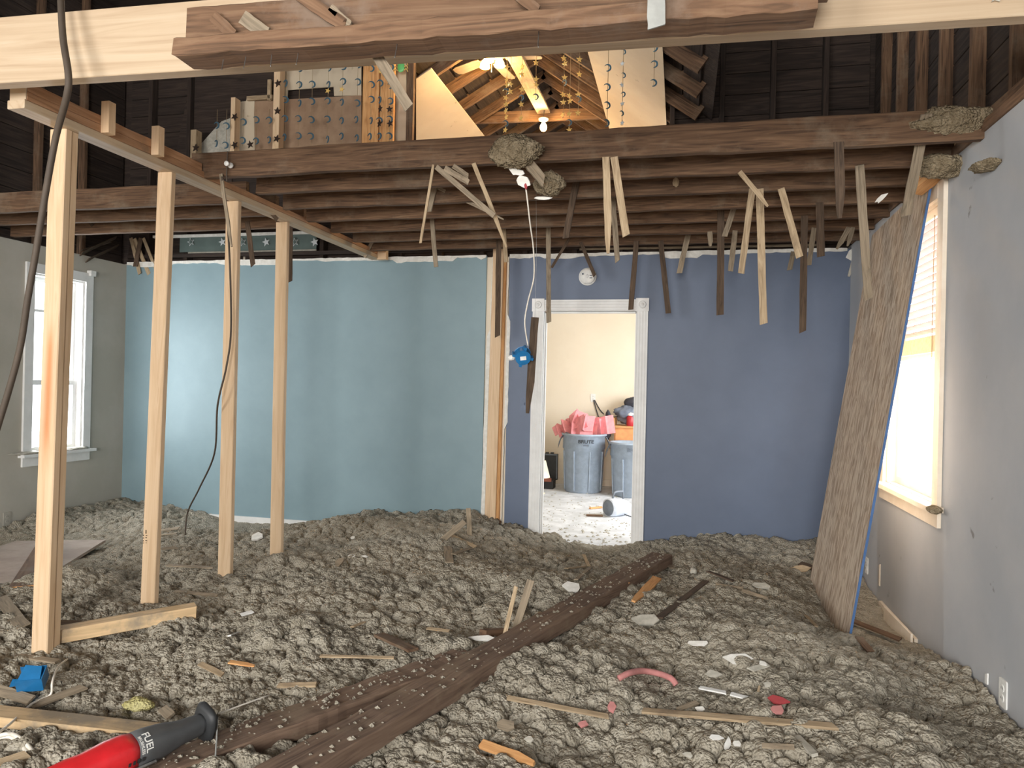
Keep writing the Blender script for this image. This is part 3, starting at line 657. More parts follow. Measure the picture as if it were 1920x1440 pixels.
for k, (p0, p1, w) in enumerate((((400, 30), (438, 66), 22), ((455, 32), (505, 68), 26), ((560, -10), (650, 50), 24), ((620, 14), (660, 50), 14), ((970, -10), (1010, 22), 20))):
    A = hx(*p0, 2.205); B_ = hx(*p1, 2.205); lath('lath_remnant', A, B_, px2m(w, A), LATHG if k % 2 else OLDR, (0, -1, 0), .008, 60+k, parent=hd)
rnd = random.Random(4)
for k, px in enumerate((420, 462, 510, 560, 745, 1010)):
    p = hx(px, 118-(px-420)*.073, 2.2); d = Vector((rnd.uniform(-.01, .01), -.01, -.028)); tube('nail', [p+Vector((0, 0, .03)), p+d*.5, p+d+Vector((.004, 0, 0))], .0016, STEEL, hd, 5, 2)
A = hx(700, 92, 2.305); B_ = hx(770, 206, 2.35)
tag(lath('broken_lath', A, B_, px2m(20, A), LATHG, (.5, -1, 0), .008, 71), 'grey broken lath hanging from the old header by the lit attic opening', 'lath')
A = hx(1230, -30, 2.155); B_ = hx(1231, 60, 2.165)
tag(lath('broken_lath', A, B_, px2m(33, A), GALV, (0, -1, 0), .007, 72), 'wide grey strap hanging straight down over the old header at top right', 'strap')
for k, (px, py, w, h, lab) in enumerate(((1430, 34, 150, 26, 'ragged grey paper scrap stuck on the pale beam right of the header'), (1862, 4, 40, 24, 'small grey dirt clump stuck high on the pale beam at far right'))):
    p = pY(px, py, 2.538+.0), ; p = p[0]
    o = shard('paper_scrap', (p.x, p.y-.028+.0*k, p.z), (1, .07, .06), (0.07, -1, 0), px2m(w, p), px2m(h, p), .004, PLASTG, 80+k, 16, .4); tag(o, lab, 'scrap')

# ------------------------------------------------------------------ attic scene above the joists
def poly_piece(name, pts, Y, t, mat, parent):
    w = [pY(x, y, Y) for x, y in pts]; m = len(w)
    v = [(p.x, Y-t/2, p.z) for p in w]+[(p.x, Y+t/2, p.z) for p in w]
    me = mesh(name, v, [tuple(range(m)), tuple(range(2*m-1, m-1, -1))]+[(i, i+m, (i+1) % m+m, (i+1) % m) for i in range(m)])
    bm = bmesh.new(); bm.from_mesh(me); bmesh.ops.recalc_face_normals(bm, faces=bm.faces); bm.to_mesh(me); bm.free()
    return put(name, me, mat, parent)
ap = struct(empty('wall_attic_partition', (0, 0, 0)))
poly_piece('drywall', [(528, 40), (678, 30), (678, 179), (627, 180), (626, 163), (540, 169), (539, 185), (528, 186)], 6.40, .014, DRY, ap)
poly_piece('backing_board', [(430, 120), (780, 60), (780, 440), (430, 440)], 6.452, .014, DARK, ap)
poly_piece('hardboard_panel', [(478, 190), (678, 179), (678, 300), (478, 300)], 6.405, .010, PANEL, ap)
poly_piece('torn_drywall', [(444, 192), (462, 190), (464, 181), (478, 188), (477, 215), (479, 300), (444, 300)], 6.395, .012, DRY, ap)
poly_piece('torn_drywall', [(376, 272), (400, 245), (416, 228), (432, 222), (432, 300), (376, 300)], 6.395, .012, PLASTG, ap)
poly_piece('dark_backing', [(376, 60), (520, 50), (520, 190), (462, 190), (440, 196), (432, 440), (300, 440)], 6.44, .012, DARK, ap)
for (xa, xb, y0, y1, m, Y, d) in ((678, 711, 0, 300, LATHO, 6.36, .05), (711, 738, 0, 300, LATHO, 6.34, .04), (761, 774, 0, 300, OLD, 6.30, .05), (514, 527, 30, 300, PINE, 6.26, .09), (435, 444, 186, 300, PINE, 6.26, .09), (361, 373, 246, 300, LATHL, 6.26, .09)):
    A = pY((xa+xb)/2, y1, Y); B_ = pY((xa+xb)/2+2, y0 if y0 > 0 else 40, Y); B_.x = A.x
    beam('plank' if m is LATHO else 'stud', A, B_, px2m(xb-xa, A), d, m, ap, up=(0, -1, 0))
poly_piece('drywall', [(738, 20), (762, 20), (762, 300), (738, 300)], 6.42, .014, DRY, ap)
A = pY(464, 185, 6.36); B_ = pY(511, 182, 6.36); beam('rail', A, B_, px2m(8, A), .03, LATHL, ap, up=(0, -1, 0))
A = pY(505, 188, 6.36); B_ = pY(506, 150, 6.36); beam('rail', A, B_, px2m(7, A), .03, LATHL, ap, up=(0, -1, 0))
# collar tie, ridge plank, pendant bulb, ceiling fan
A = pY(868, 223, 8.2); B_ = pY(1146, 212, 8.2)
tag(beam('collar_tie', A, B_, .045, .125, OLDR, None), 'timber collar tie crossing the open attic behind the glowing bulb', 'beam')
A = pZ(958, 92, 4.50); B_ = pZ(1021, 213, 4.50); B_.y = 8.17
tag(beam('ridge_plank', A, B_, .15, .03, PINED, None), 'long board running back under the attic ridge to the collar tie', 'board')
pb = pY(1019, 237, 8.05)
r = tag(empty('pendant_bulb', pb), 'small bare glowing bulb hanging below the attic collar tie', 'lamp')
BULB = glow('warm_bulb', (255, 196, 110), 26)
put('bulb', lathe_mesh('bulb', [(.002, -.055), (.024, -.05), (.038, -.028), (.04, -.005), (.032, .018), (.018, .04), (.016, .05)], 20), BULB, r, Matrix.Translation(pb), True)
put('socket', lathe_mesh('socket', [(.018, .05), (.03, .055), (.055, .07), (.06, .085), (.02, .10)], 20), IVORY, r, Matrix.Translation(pb), True)
tube('cord', [pb+Vector((0, 0, .09)), pb+Vector((0, .01, .15)), pb+Vector((0, .02, .19))], .005, CABLE, r)
def warm_light(name, loc, e, rad=.05, col=(1, .62, .24)):
    L = bpy.data.lights.new(name, 'POINT'); L.energy = e; L.color = col; L.shadow_soft_size = rad
    o = bpy.data.objects.new(name, L); COL.objects.link(o); o.location = loc
warm_light('bulb_light', pb+Vector((0, -.09, -.02)), 14)
pf = pY(921, 112, 6.8)
r = tag(empty('ceiling_fan', pf), 'ceiling fan with pale blades and bright lamp cluster in the attic opening', 'fan')
T_ = Matrix.Translation(pf)
put('motor', lathe_mesh('motor', [(.02, .16), (.06, .15), (.09, .11), (.1, .06), (.085, .03), (.05, .02)], 28), IVORY, r, T_, True)
put('downrod', lathe_mesh('downrod', [(.012, .16), (.012, max(.2, RZ-pf.z-.05))], 12), IVORY, r, T_)
for k in range(5):
    a = math.radians(8+72*k); R_ = T_ @ Matrix.Rotation(a, 4, 'Z') @ Matrix.Translation((0, 0, .012)) @ Matrix.Rotation(math.radians(10), 4, 'X')
    b = put('blade', prism_mesh('blade', [(.14, -.045), (.2, -.055), (.44, -.062), (.485, -.045), (.495, 0), (.485, .045), (.44, .062), (.2, .055), (.14, .045)], .007), PINEW, r, R_)
    put('blade_arm', prism_mesh('blade_arm', [(.07, -.015), (.18, -.02), (.18, .02), (.07, .015)], .006), STEEL, r, R_ @ Matrix.Translation((0, 0, .006)))
for k in range(3):
    a = math.radians(30+120*k); q = Vector((math.cos(a)*.085, math.sin(a)*.085, -.018))
    put('lamp_shade', lathe_mesh('lamp_shade', [(.015, .045), (.03, .03), (.045, 0), (.05, -.035), (.03, -.04), (.002, -.042)], 18), glow('fan_lamp_glass', (255, 190, 96), 22) if k == 0 else bpy.data.materials['fan_lamp_glass'], r, T_ @ Matrix.Translation(q), True)
tube('pull_chain', [pf+Vector((.01, -.02, .02)), pf+Vector((.01, -.02, -.06)), pf+Vector((.012, -.02, -.13))], .003, STEEL, r, 5, 3)
warm_light('fan_light', pf+Vector((0, -.03, -.13)), 24, .07)
g = tag(empty('leaf_ornament', pY(752, 128, 6.28)), 'bright green bug shaped ornament hung by the dark attic stud', 'ornament')
GRN = plain('green_leaf_plastic', (112, 196, 116), .4)
gp = pY(752, 126, 6.28)
put('body', lump_mesh('body', .035, .012, .045, 3, 3, .1), GRN, g, Matrix.Translation(gp), True)
for k in range(6):
    s_ = -1 if k < 3 else 1; z = .03-.03*(k % 3); tube('leg', [gp+Vector((s_*.03, 0, z)), gp+Vector((s_*.055, -.005, z+.01)), gp+Vector((s_*.07, -.005, z-.02))], .005, STARG, g, 5, 3)

def star_outline(R, r=.42): return [((R if i % 2 == 0 else R*r)*math.sin(math.pi*i/5), (R if i % 2 == 0 else R*r)*math.cos(math.pi*i/5)) for i in range(10)]
def moon_outline(R):
    o = [(R*math.cos(math.radians(a)), R*math.sin(math.radians(a))) for a in range(-130, 131, 20)]
    i = [(-.25*R+R*.78*math.cos(math.radians(a)), R*.05+R*.78*math.sin(math.radians(a))) for a in range(110, -111, -22)]
    return o+i
OM = {k: prism_mesh(k, (star_outline(.5) if k[0] == 's' else moon_outline(.5)), .12) for k in ('star', 'moon')}
ORN = {}
def ornament(kind, mat):
    if (kind, mat.name) not in ORN:
        m2 = OM[kind].copy(); m2.materials.append(mat); ORN[(kind, mat.name)] = m2
    return ORN[(kind, mat.name)]
FACE = Matrix.Rotation(math.radians(90), 4, 'X')
def strand(px, top, bot, items, Y, label, group, mat=STRING, ztop=None):
    A = pY(px+1, top, Y); B_ = pY(px, bot, Y); A.x = B_.x
    if ztop: A.z = ztop(A.x)
    r = tag(empty('garland_strand', A), label, 'garland', group)
    tube('thread', [A, (A+B_)/2, B_], .0022, mat, r, 4, 2)
    rnd = random.Random(int(px))
    for (kind, y, sz, m) in items:
        p = pY(px, y, Y); p.x = A.x+rnd.uniform(-.006, .006); p.y -= .006
        s_ = px2m(sz, p); M = Matrix.Translation(p) @ Matrix.Rotation(rnd.uniform(-.7, .7), 4, 'Z') @ FACE @ Matrix.Rotation(rnd.uniform(-.3, .3)+(.45 if kind == 'moon' else 0), 4, 'Z') @ Matrix.Diagonal((s_, s_, s_, 1)) @ (Matrix.Diagonal((-1, 1, 1, 1)) if False else Matrix())
        put(kind, ornament(kind, m), None, r, M)
    return r
ordn = ['leftmost', 'second', 'third', 'fourth', 'fifth', 'sixth', 'seventh', 'eighth', 'ninth', 'tenth', 'eleventh', 'twelfth', 'thirteenth', 'rightmost']
for k, px in enumerate((406, 424, 455, 480, 504, 534, 559, 583, 613, 640, 668, 694, 711, 730)):
    rnd = random.Random(px); items = []
    for y in ((92, 126, 157, 190, 224, 258) if px > 510 else ((236, 270) if px < 430 else (226, 262))):
        if 510 < px or y > 215: items.append(('moon', y+rnd.uniform(-4, 4), 13, MOONB))
    if px in (613, 640): items.append(('star', 171-(px == 640)*3, 11, glow('sunlit_star', (255, 226, 140), .0) if False else STARG))
    if px in (711, 730): items += [('star', y, 14, STARD) for y in (205, 232)]+[('star', 135, 9, STARG)]
    strand(px, 60 if px > 510 else 205, 274, items, 6.16+.012*(k % 3), '%s strand of dark blue moons hanging before the brown attic panel' % ordn[k], 'moon strands on the left of the attic')
for k, (px, y, lab) in enumerate(((521, 156, 'upper'), (520, 208, 'middle'), (519, 260, 'lower'), (440, 219, 'upper short-stud'), (440, 272, 'lower short-stud'), (469, 271, 'loose low'), (367, 277, 'far left'))):
    p = pY(px, y, 6.205); s_ = px2m(15, p)
    o = put('paper_star', ornament('star', STARD), None, None, Matrix.Translation(p) @ FACE @ Matrix.Rotation(.2+k, 4, 'Z') @ Matrix.Diagonal((s_, s_, s_, 1)))
    tag(o, ['topmost dark star on the tall pale attic stud', 'middle dark star on the tall pale attic stud', 'lowest dark star on the tall pale attic stud', 'upper dark star on the short pale attic stud', 'lower dark star on the short pale attic stud', 'tilted dark star low between the two pale attic studs', 'dark star on the leftmost attic stud end'][k], 'star', 'dark paper stars')
R2 = [(948, [126, 150, 160, 172, 184, 196, 208, 220, 232, 244], 'gold'), (957, [158, 172], 'gold'), (977, [126, 140, 168, 184, 196, 222], 'gold'), (1004, [118, 149, 160, 182], 'gold'),
      (1056, [110, 120, 146, 156, 178, 192, 216], 'dim'), (1067, [180, 190, 214, 230, 244], 'dim'), (1084, [112, 140, 178, 186, 212], 'dim')]
labs = ['leftmost strand of gold stars beside the fan lamp', 'short strand of two gold stars just right of the leftmost star strand', 'third strand of gold stars, crossing the ridge board', 'strand of four gold stars over the hanging bulb',
        'first strand of dim stars right of the hanging bulb', 'middle strand of dim stars right of the hanging bulb', 'last strand of dim stars before the right white slope']
for (px, ys_, kd), lb in zip(R2, labs):
    strand(px, 72, max(ys_)+6, [('moon' if (i % 5 == 3) else 'star', y, 12, MOONB if i % 5 == 3 else STARG) for i, y in enumerate(ys_)], 6.6-(.15 if px == 957 else 0), lb, 'star strands in the attic opening')
for (px, ys_, lb) in ((1138, [128, 164, 198, 231], 'strand of four blue moons on the right attic drywall, left one'), (1166, [98, 120, 142, 160, 178, 195, 213, 231], 'long mixed strand in the middle of the right attic drywall'), (1226, [91, 121, 156], 'strand of blue moons at the right edge of the attic drywall')):
    strand(px, 70, max(ys_)+5, [('star' if px == 1166 and i % 2 else 'moon', y, 14 if px != 1166 else 10, STARW if px == 1166 and i % 2 else MOONB) for i, y in enumerate(ys_)], 4.95, lb, 'moon strands on the right of the attic', ztop=lambda x: zr(x)-.046)
for (x0, x1, y, lb) in ((1243, 1300, 132, 'upper dark lath with white plaster drips right of the attic opening'), (1241, 1313, 168, 'lower dark lath with white plaster drips right of the attic opening')):
    A = pY(x0, y+1, 6.30); B_ = pY(x1, y-3, 6.30)
    r = tag(empty('attic_lath', (A+B_)/2), lb, 'lath'); beam('lath', A, B_, .012, .008, PLAST, r)
    rnd = random.Random(x0)
    for k in range(7):
        p = A.lerp(B_, rnd.uniform(.2, 1)); l = rnd.uniform(.02, .07) if k else .13
        tube('plaster_key', [p, p+Vector((0, -.006, -l*.5)), p+Vector((.002, -.006, -l))], .0035, PLAST, r, 4, 2)
# star border over the left bay
Ys = 6.365
A = pY(338, 460, Ys); B_ = pY(594, 457, Ys)
r = tag(empty('star_border', (A+B_)/2), 'dark green wall border strip with white stars below the left joists', 'border')
put('strip', MB().box((A.x, Ys-.008, A.z-.072), (B_.x, Ys+.004, A.z+.072)).me('strip'), GREEN, r)
put('lower_edge', MB().box((A.x+.1, Ys-.012, A.z-.09), (B_.x, Ys+.004, A.z-.073)).me('lower_edge'), PLASTG, r)
put('upper_edge', MB().box((A.x-.3, Ys-.03, A.z+.075), (B_.x+.08, Ys+.004, A.z+.10)).me('upper_edge'), PLAST, r)
for i, (px, solid) in enumerate(((358, 0), (417, 1), (455, 0), (499, 1), (553, 0), (590, 1))):
    p = pY(px, 454, Ys-.012); s_ = .088
    M = Matrix.Translation(p) @ FACE @ Matrix.Rotation(.25, 4, 'Z') @ Matrix.Diagonal((s_, s_, .05, 1))
    s1 = put('white_star', ornament('star', STARW), None, r, M)
    if not solid: put('star_centre', ornament('star', GREEN), None, s1, Matrix.Translation((0, -.004, 0)) @ M @ Matrix.Diagonal((.68, .68, 1, 1)))

# ------------------------------------------------------------------ laths hanging from the joists
# (top px, bottom px, width px, material, label, point, depth shift of the lower end)
HL = [
((812,314),(789,456),5,LATHL,'thin lath on edge hanging left of the crossed laths',0,.05),
((813,354),(803,396),14,LATHG,'short wide grey lath scrap beside the thin edge-on lath',0,.0),
((822,316),(927,406),10,LATHG,'slanting lath crossing down to the right below the first joist',0,.05),
((838,318),(882,344),11,LATHG,'short broken lath flat under the first joist, lower of two',0,.05),
((854,314),(880,331),9,LATHG,'short broken lath flat under the first joist, upper of two',0,.05),
((825,354),(945,411),6,LATHG,'thin lath sloping gently right under the crossing lath',1,.1),
((890,311),(951,462),8,LATHL,'long thin lath slanting down to the bare wall stud',1,.2),
((810,411),(817,502),9,LATHG,'grey lath hanging straight down over the light blue wall',0,0),
((945,430),(949,492),8,LATHL,'short pale lath just right of the bare wall stud top',0,0),
((935,452),(933,633),10,LATHD,'dark lath hanging over the bare wall stud',0,0),
((1028,428),(1029,606),9,LATHG,'long grey lath hanging in front of the door head on the left',0,0),
((1080,342),(1060,446),13,LATHD,'dark lath leaning left high above the smoke detector',0,0),
((1067,448),(1034,502),5,LATHD,'thin dark lath slanting left above the door',0,0),
((1090,457),(1115,517),7,LATHD,'dark lath leaning across the smoke detector',0,0),
((1136,300),(1142,475),14,LATHL,'long pale pointed lath, left of the trio under the first joist',1,0),
((1149,375),(1158,492),10,LATHG,'middle greyer lath of the trio above the door',0,0),
((1152,300),(1174,443),14,LATHL,'right pale lath of the trio under the first joist',0,0),
((1193,455),(1183,582),10,LATHD,'dark lath hanging in front of the door head on the right',0,0),
((1239,455),(1253,590),10,LATHD,'dark lath leaning right beside the door casing with its shadow',0,0),
((1290,440),(1273,514),10,LATHG,'grey lath leaning left over the dark blue wall',0,0),
((1331,438),(1333,462),9,LATHG,'very short lath stub under the last joist',1,0),
((1352,394),(1350,595),13,LATHD,'long dark lath hanging straight over the dark blue wall',0,0),
((1375,394),(1358,444),10,LATHG,'short grey lath leaning left behind the long dark lath',0,0),
((1378,436),(1369,511),10,LATHG,'small grey lath between the long dark lath and the pale pair',0,0),
((1410,359),(1389,514),12,LATHL,'left and shorter of the two close pale laths over the dark wall',0,0),
((1424,359),(1432,611),14,LATHL,'longest pale lath hanging over the dark blue wall',0,0),
((1390,326),(1441,386),9,LATHL,'short pale lath nailed slanting above the pale pair',1,0),
((1466,358),(1501,486),13,LATHL,'pale lath leaning right of the longest lath',0,0),
((1508,409),(1505,622),13,LATHD,'longest dark lath near the right end of the blue wall',0,0),
((1526,431),(1516,500),9,LATHG,'grey lath partly behind the longest dark lath',0,0),
((1537,384),(1539,485),14,LATHD,'broad dark lath right of the longest dark lath',0,0),
((1573,272),(1577,409),18,LATHD,'wide dark board end hanging under the second joist at right',1,0),
((1612,315),(1628,560),16,LATHG,'long speckled lath hanging before the leaning strand board',0,0),
((1590,430),(1570,467),9,LATHG,'left prong of the split lath near the right corner',1,0),
((1598,430),(1590,462),8,LATHG,'right prong of the split lath near the right corner',1,0),
((1487,475),(1480,509),9,LATHG,'little grey lath end low over the dark blue wall',0,0),
((1736,220),(1697,404),20,LATHG,'wide grey board end slanting over the top of the strand board',0,.1),
((1614,452),(1592,519),9,PLASTG,'pale torn strip dangling at the right wall corner',1,0),
((545,438),(545,530),8,LATHD,'dark strip standing for shade on the board behind the fourth stud',0,0),  # dark colour here stands for the shadow side of a board
((464,433),(475,499),9,LATHD,'dark lath hanging between the third and fourth new studs',0,0),
((415,331),(433,462),7,LATHG,'split lath hanging before the third new stud',1,0),
((480,367),(520,413),8,LATHD,'short dark lath slanting down to the fourth stud head',0,0),
((697,455),(683,483),7,LATHG,'small lath leaning left past the end of the top plate',0,0),
((154,389),(174,425),10,LATHD,'short dark lath leaning under the left joists by the first stud',0,0),
((216,446),(150,475),8,LATHD,'upper lath of the loose fan of laths over the left window',0,.1),
((206,455),(151,468),7,LATHD,'short lath within the loose fan over the left window',0,.1),
((219,462),(161,489),9,LATHD,'lowest lath of the loose fan over the left window',0,.1),
((246,449),(264,515),8,LATHL,'first pale lath of the bundle in the left corner',0,0),
((253,450),(279,515),8,LATHL,'second pale lath of the bundle in the left corner',0,0),
((270,449),(291,504),7,LATHL,'third pale lath of the bundle in the left corner',0,0),
((264,449),(252,502),9,LATHD,'dark lath crossing the pale bundle in the left corner',0,-.04),
]
for i, (a, b, w, m, lab, pt, dy) in enumerate(HL):
    A = pZ(*a, 2.54); x = a[0]
    if x > 1690: Yt = 3.655
    elif 410 <= x <= 440: Yt = 3.655
    elif x == 154: Yt = 4.99
    else:
        c = [y for y in (JY if x > 420 else (4.27, 4.63, 5.02)) if y >= A.y-(.12 if A.y < 3.85 else .04)]
        Yt = c[0]-.028 if c else 6.322
    A = pY(*a, Yt); B_ = pY(*b, min(Yt+dy, 6.325))
    if x == 545: A = pY(545, 430, 4.99); B_ = pY(*b, 4.99)
    if x == 464: A = pY(464, 418, 4.99); B_ = pY(*b, 4.99)
    if 'loose fan' in lab: A = pY(*a, 6.30); B_ = pX(*b, XL+.03)
    if x in (1612, 1736): B_ = pY(*b, {1612: 4.35, 1736: 4.1}[x])
    A = A+(A-B_).normalized()*.015
    o = lath('hanging_lath', A, B_, px2m(w, A), m, (random.uniform(-.25, .25), -1, random.uniform(-.1, .1)), .0075, 100+i, pt, random.uniform(-.012, .012))
    tag(o, lab, 'lath', 'laths hanging from the joists')
p = pY(1267, 342, 4.43); o = shard('wood_scrap', p, (0, 0, 1), (0, -1, 0), px2m(20, p), px2m(13, p), .006, LATHL, 5, 8, .05); tag(o, 'small square wood scrap stuck on a joist over the door', 'scrap')

# ------------------------------------------------------------------ leaning strand board and the right corner
nb, nt_, fb, ft = Vector((.90, 4.13, ZF+.02)), Vector((1.265, 4.262, 2.49)), Vector((.84, 5.33, ZF+.02)), Vector((1.27, 5.46, 2.49))
ob = tag(empty('strand_board', (nb+fb)/2), 'tall strand board sheet with a blue edge leaning against the right window', 'board')
Mo, Lo = frame((nb+fb)/2, (nt_+ft)/2, (-1, 0, .1)); Wd = ((fb-nb).length+(ft-nt_).length)/2
sub = MB().box((-Lo/2, -Wd/2, -.006), (Lo/2, Wd/2, .006)); put('sheet', sub.me('sheet'), OSB, ob, Mo)
sgn = 1 if (Mo.inverted() @ nb).y > 0 else -1
e = MB(); y0 = sgn*Wd/2; y1 = sgn*(Wd/2+.003); e.box((-Lo/2, min(y0, y1), -.0062), (Lo/2, max(y0, y1), .0062)); put('painted_edge', e.me('painted_edge'), BLUEE, ob, Mo)['label'] = 'blue painted board edge'
def clump(name, c, rx, ry, rz, seed, mat, lab, cat='insulation', sub=5):
    return tag(put(name, lump_mesh(name, rx, ry, rz, seed, sub), mat, None, Matrix.Translation(c), True), lab, cat)
p = pY(1782, 232, 3.72); clump('insulation_clump', p, .17, .09, .062, 1, INSD, 'big insulation clump caught in the joist end at the top right corner')
p = pY(1762, 312, 3.98); clump('insulation_clump', p, .10, .07, .05, 2, INSD, 'smaller insulation clump sagging below the big one, above the wood block')
p = pY(1838, 312, 3.55); clump('insulation_clump', Vector((XR-.04, p.y, p.z)), .05, .07, .018, 5, INSD, 'wispy insulation tuft sticking out of the top of the right wall')
A = pX(1708, 372, 1.22); B_ = pX(1768, 330, 1.262)
o = beam('wood_block', (1.19, 4.27, 2.46), (1.275, 4.15, 2.53), .10, .05, LATHO, None, c=.004, seed=3, notch=.006); tag(o, 'raw wood block wedged above the window beside the top of the strand board', 'wood block')
for k, (px, py, w, h, Y, lab) in enumerate(((1652, 372, 34, 12, 4.2, 'dusty plaster strip at the top edge of the strand board'), (1631, 470, 40, 36, 5.6, 'white torn plaster corner left on the dark blue wall at right'))):
    p = pY(px, py, Y if k == 0 else 6.318)
    if k: p = pY(1604, 476, 6.318)
    o = shard('plaster_scrap', p, (.8, 0, .6) if k == 0 else (1, 0, 0), (0, -1, 0), px2m(w, p), px2m(h, p), .012, PLAST, 30+k, 9, .3); tag(o, lab, 'plaster')
# ------------------------------------------------------------------ nest, ceiling plaster and lamp cord below the first joist
p = pY(966, 283, 3.60); clump('insulation_clump', p, .115, .055, .075, 7, INSD, 'nest of old insulation caught on the first joist under the hanging bulb')
p = pY(1030, 345, 3.86); clump('insulation_clump', p, .07, .06, .055, 9, INSD, 'brown insulation lump hanging right of the broken ceiling plaster')
A = pY(985, 300, 3.62); B_ = pY(1020, 340, 3.72); tag(lath('hanging_lath', A, B_, .05, LATHG, (0, -1, .2), .02, 321), 'stub of wood wrapped in insulation below the nest', 'lath')
for k, (px, py, w, h, d, lab) in enumerate(((969, 322, 36, 17, (1, 0, -.3), 'upper white broken ceiling plaster piece below the nest'), (982, 340, 38, 26, (1, 0, -.5), 'lower white broken ceiling plaster piece with the cord coming out'), (1018, 371, 38, 6, (1, 0, -.05), 'thin white plaster sliver under the brown insulation lump'))):
    p = pY(px, py, 3.66+.03*k); o = shard('ceiling_plaster', p, d, (0.1, -1, -.5), px2m(w, p), px2m(h, p), .012, PLAST, 50+k, 9, .25); tag(o, lab, 'plaster')
cp = [pY(986, 352, 3.70), pY(990, 385, 3.74), pY(994, 420, 3.82), pY(1000, 465, 3.95), pY(1001, 520, 4.05), pY(990, 565, 4.15), pY(984, 605, 4.2), pY(990, 648, 4.25)]
tag(tube('electric_cord', cp, .0042, WIREW, None, 7, 6), 'white electric cord hanging down to the blue box beside the door', 'cord')
p = pY(986, 350, 3.69); tag(shard('tape_wrap', p, (0, 0, 1), (0, -1, 0), .035, .018, .014, REDT, 4, 8), 'dusty red tape where the white cord leaves the ceiling plaster', 'tape')
pbx = pY(980, 668, 4.26)
r = tag(empty('hanging_electric_box', pbx), 'round blue plastic electric box dangling on the white cord left of the door', 'electric box')
Mb = Matrix.Translation(pbx) @ Matrix.Rotation(math.radians(-62), 4, 'X') @ Matrix.Rotation(math.radians(-18), 4, 'Y')
put('box', lathe_mesh('box', [(.002, -.028), (.046, -.028), (.047, -.024), (.05, .024), (.053, .026), (.047, .026), (.044, -.02), (.002, -.022)], 24, False), BLUEP, r, Mb)
for k in range(4):
    a = math.radians(20+90*k); put('screw_tab', MB().box((-.01, -.008, -.02), (.01, .008, .026)).me('screw_tab'), BLUEP, r, Mb @ Matrix.Rotation(a, 4, 'Z') @ Matrix.Translation((.054, 0, 0)))
put('sticker', MB().box((-.018, -.012, -.0305), (.018, .012, -.0285)).me('sticker'), WHITEP, r, Mb)
put('plaster_crumb', lump_mesh('plaster_crumb', .02, .015, .015, 8, 2), PLAST, r, Matrix.Translation(pbx+Vector((-.07, 0, -.01))))
A = pY(1003, 595, 4.3); B_ = pY(991, 775, 4.32)
o = lath('hanging_lath', A, B_, .047, LATHD, (.3, -1, 0), .012, 331, 1); tag(o, 'dark lath dangling beside the blue box over the left door casing', 'lath')
tag(tube('hanging_wire', [A, A+Vector((.0, .0, .4)), Vector((A.x-.01, A.y, 2.60)), Vector((A.x-.01, 4.44, 2.62))], .0008, STEEL, None, 5, 3), 'fine wire that the dark lath by the door hangs from', 'wire')
# ceramic knob on the first joist
p = pY(434, 311, 3.665)
r = tag(empty('ceramic_knob', p), 'white ceramic wire knob on the left end of the first joist', 'knob')
put('tube', lathe_mesh('tube', [(.004, 0), (.015, 0), (.016, .012), (.011, .016), (.011, .035), (.014, .042), (.014, .05), (.004, .05)], 16), WHITEP, r, Matrix.Translation(p) @ Matrix.Rotation(math.radians(90), 4, 'X'), True)
tube('wire', [p+Vector((-.02, -.01, .08)), p+Vector((-.022, -.012, 0)), p+Vector((-.02, -.012, -.09))], .004, CABLE, r)
# dark cables
tag(tube('old_cable', [pY(112, -60, 2.30), pY(117, 60, 2.26), pY(128, 140, 2.24), pY(124, 185, 2.26), pY(104, 260, 2.34), pY(84, 370, 2.36), pY(66, 480, 2.36), pY(52, 560, 2.36), pY(38, 650, 2.38), pY(14, 740, 2.38), pY(-20, 850, 2.38)], .0125, CABLE, None, 9, 8), 'thick dusty old cable hanging at far left before the nearest stud', 'cable')
tag(tube('old_cable', [pY(416, 332, 3.64), pY(425, 400, 3.8), pY(431, 500, 3.96), pY(433, 620, 3.98), pY(424, 690, 3.97), pY(408, 760, 3.98), pY(402, 850, 4.3), pY(374, 915, 4.6), pY(352, 960, 4.8), pY(347, 1003, 4.75)], .006, CABLE, None, 7, 8), 'thin dark cable hanging along the third new stud to the floor', 'cable')
# ------------------------------------------------------------------ fittings on the walls
pd_ = pY(1102, 519, 6.33)
r = tag(empty('smoke_detector', pd_), 'round white smoke detector on the dark blue wall above the door', 'smoke detector')
Md = Matrix.Translation((pd_.x, YB-.001, pd_.z)) @ Matrix.Rotation(math.radians(90), 4, 'X')
put('base', lathe_mesh('base', [(.002, 0), (.077, 0), (.078, .008), (.07, .012), (.002, .012)], 36), WHITEP, r, Md, True)
put('cover', lathe_mesh('cover', [(.068, .012), (.068, .03), (.06, .04), (.03, .043), (.002, .043)], 36), WHITEP, r, Md, True)
put('test_button', lathe_mesh('test_button', [(.016, .042), (.015, .047), (.002, .048)], 18), TRIM, r, Md, True)
put('vent', MB().box((-.045, .012, .0425), (-.03, .026, .0445)).box((.022, -.02, .0425), (.045, -.012, .0445)).box((.022, 0, .0425), (.045, .008, .0445)).me('vent'), FADED, r, Md)
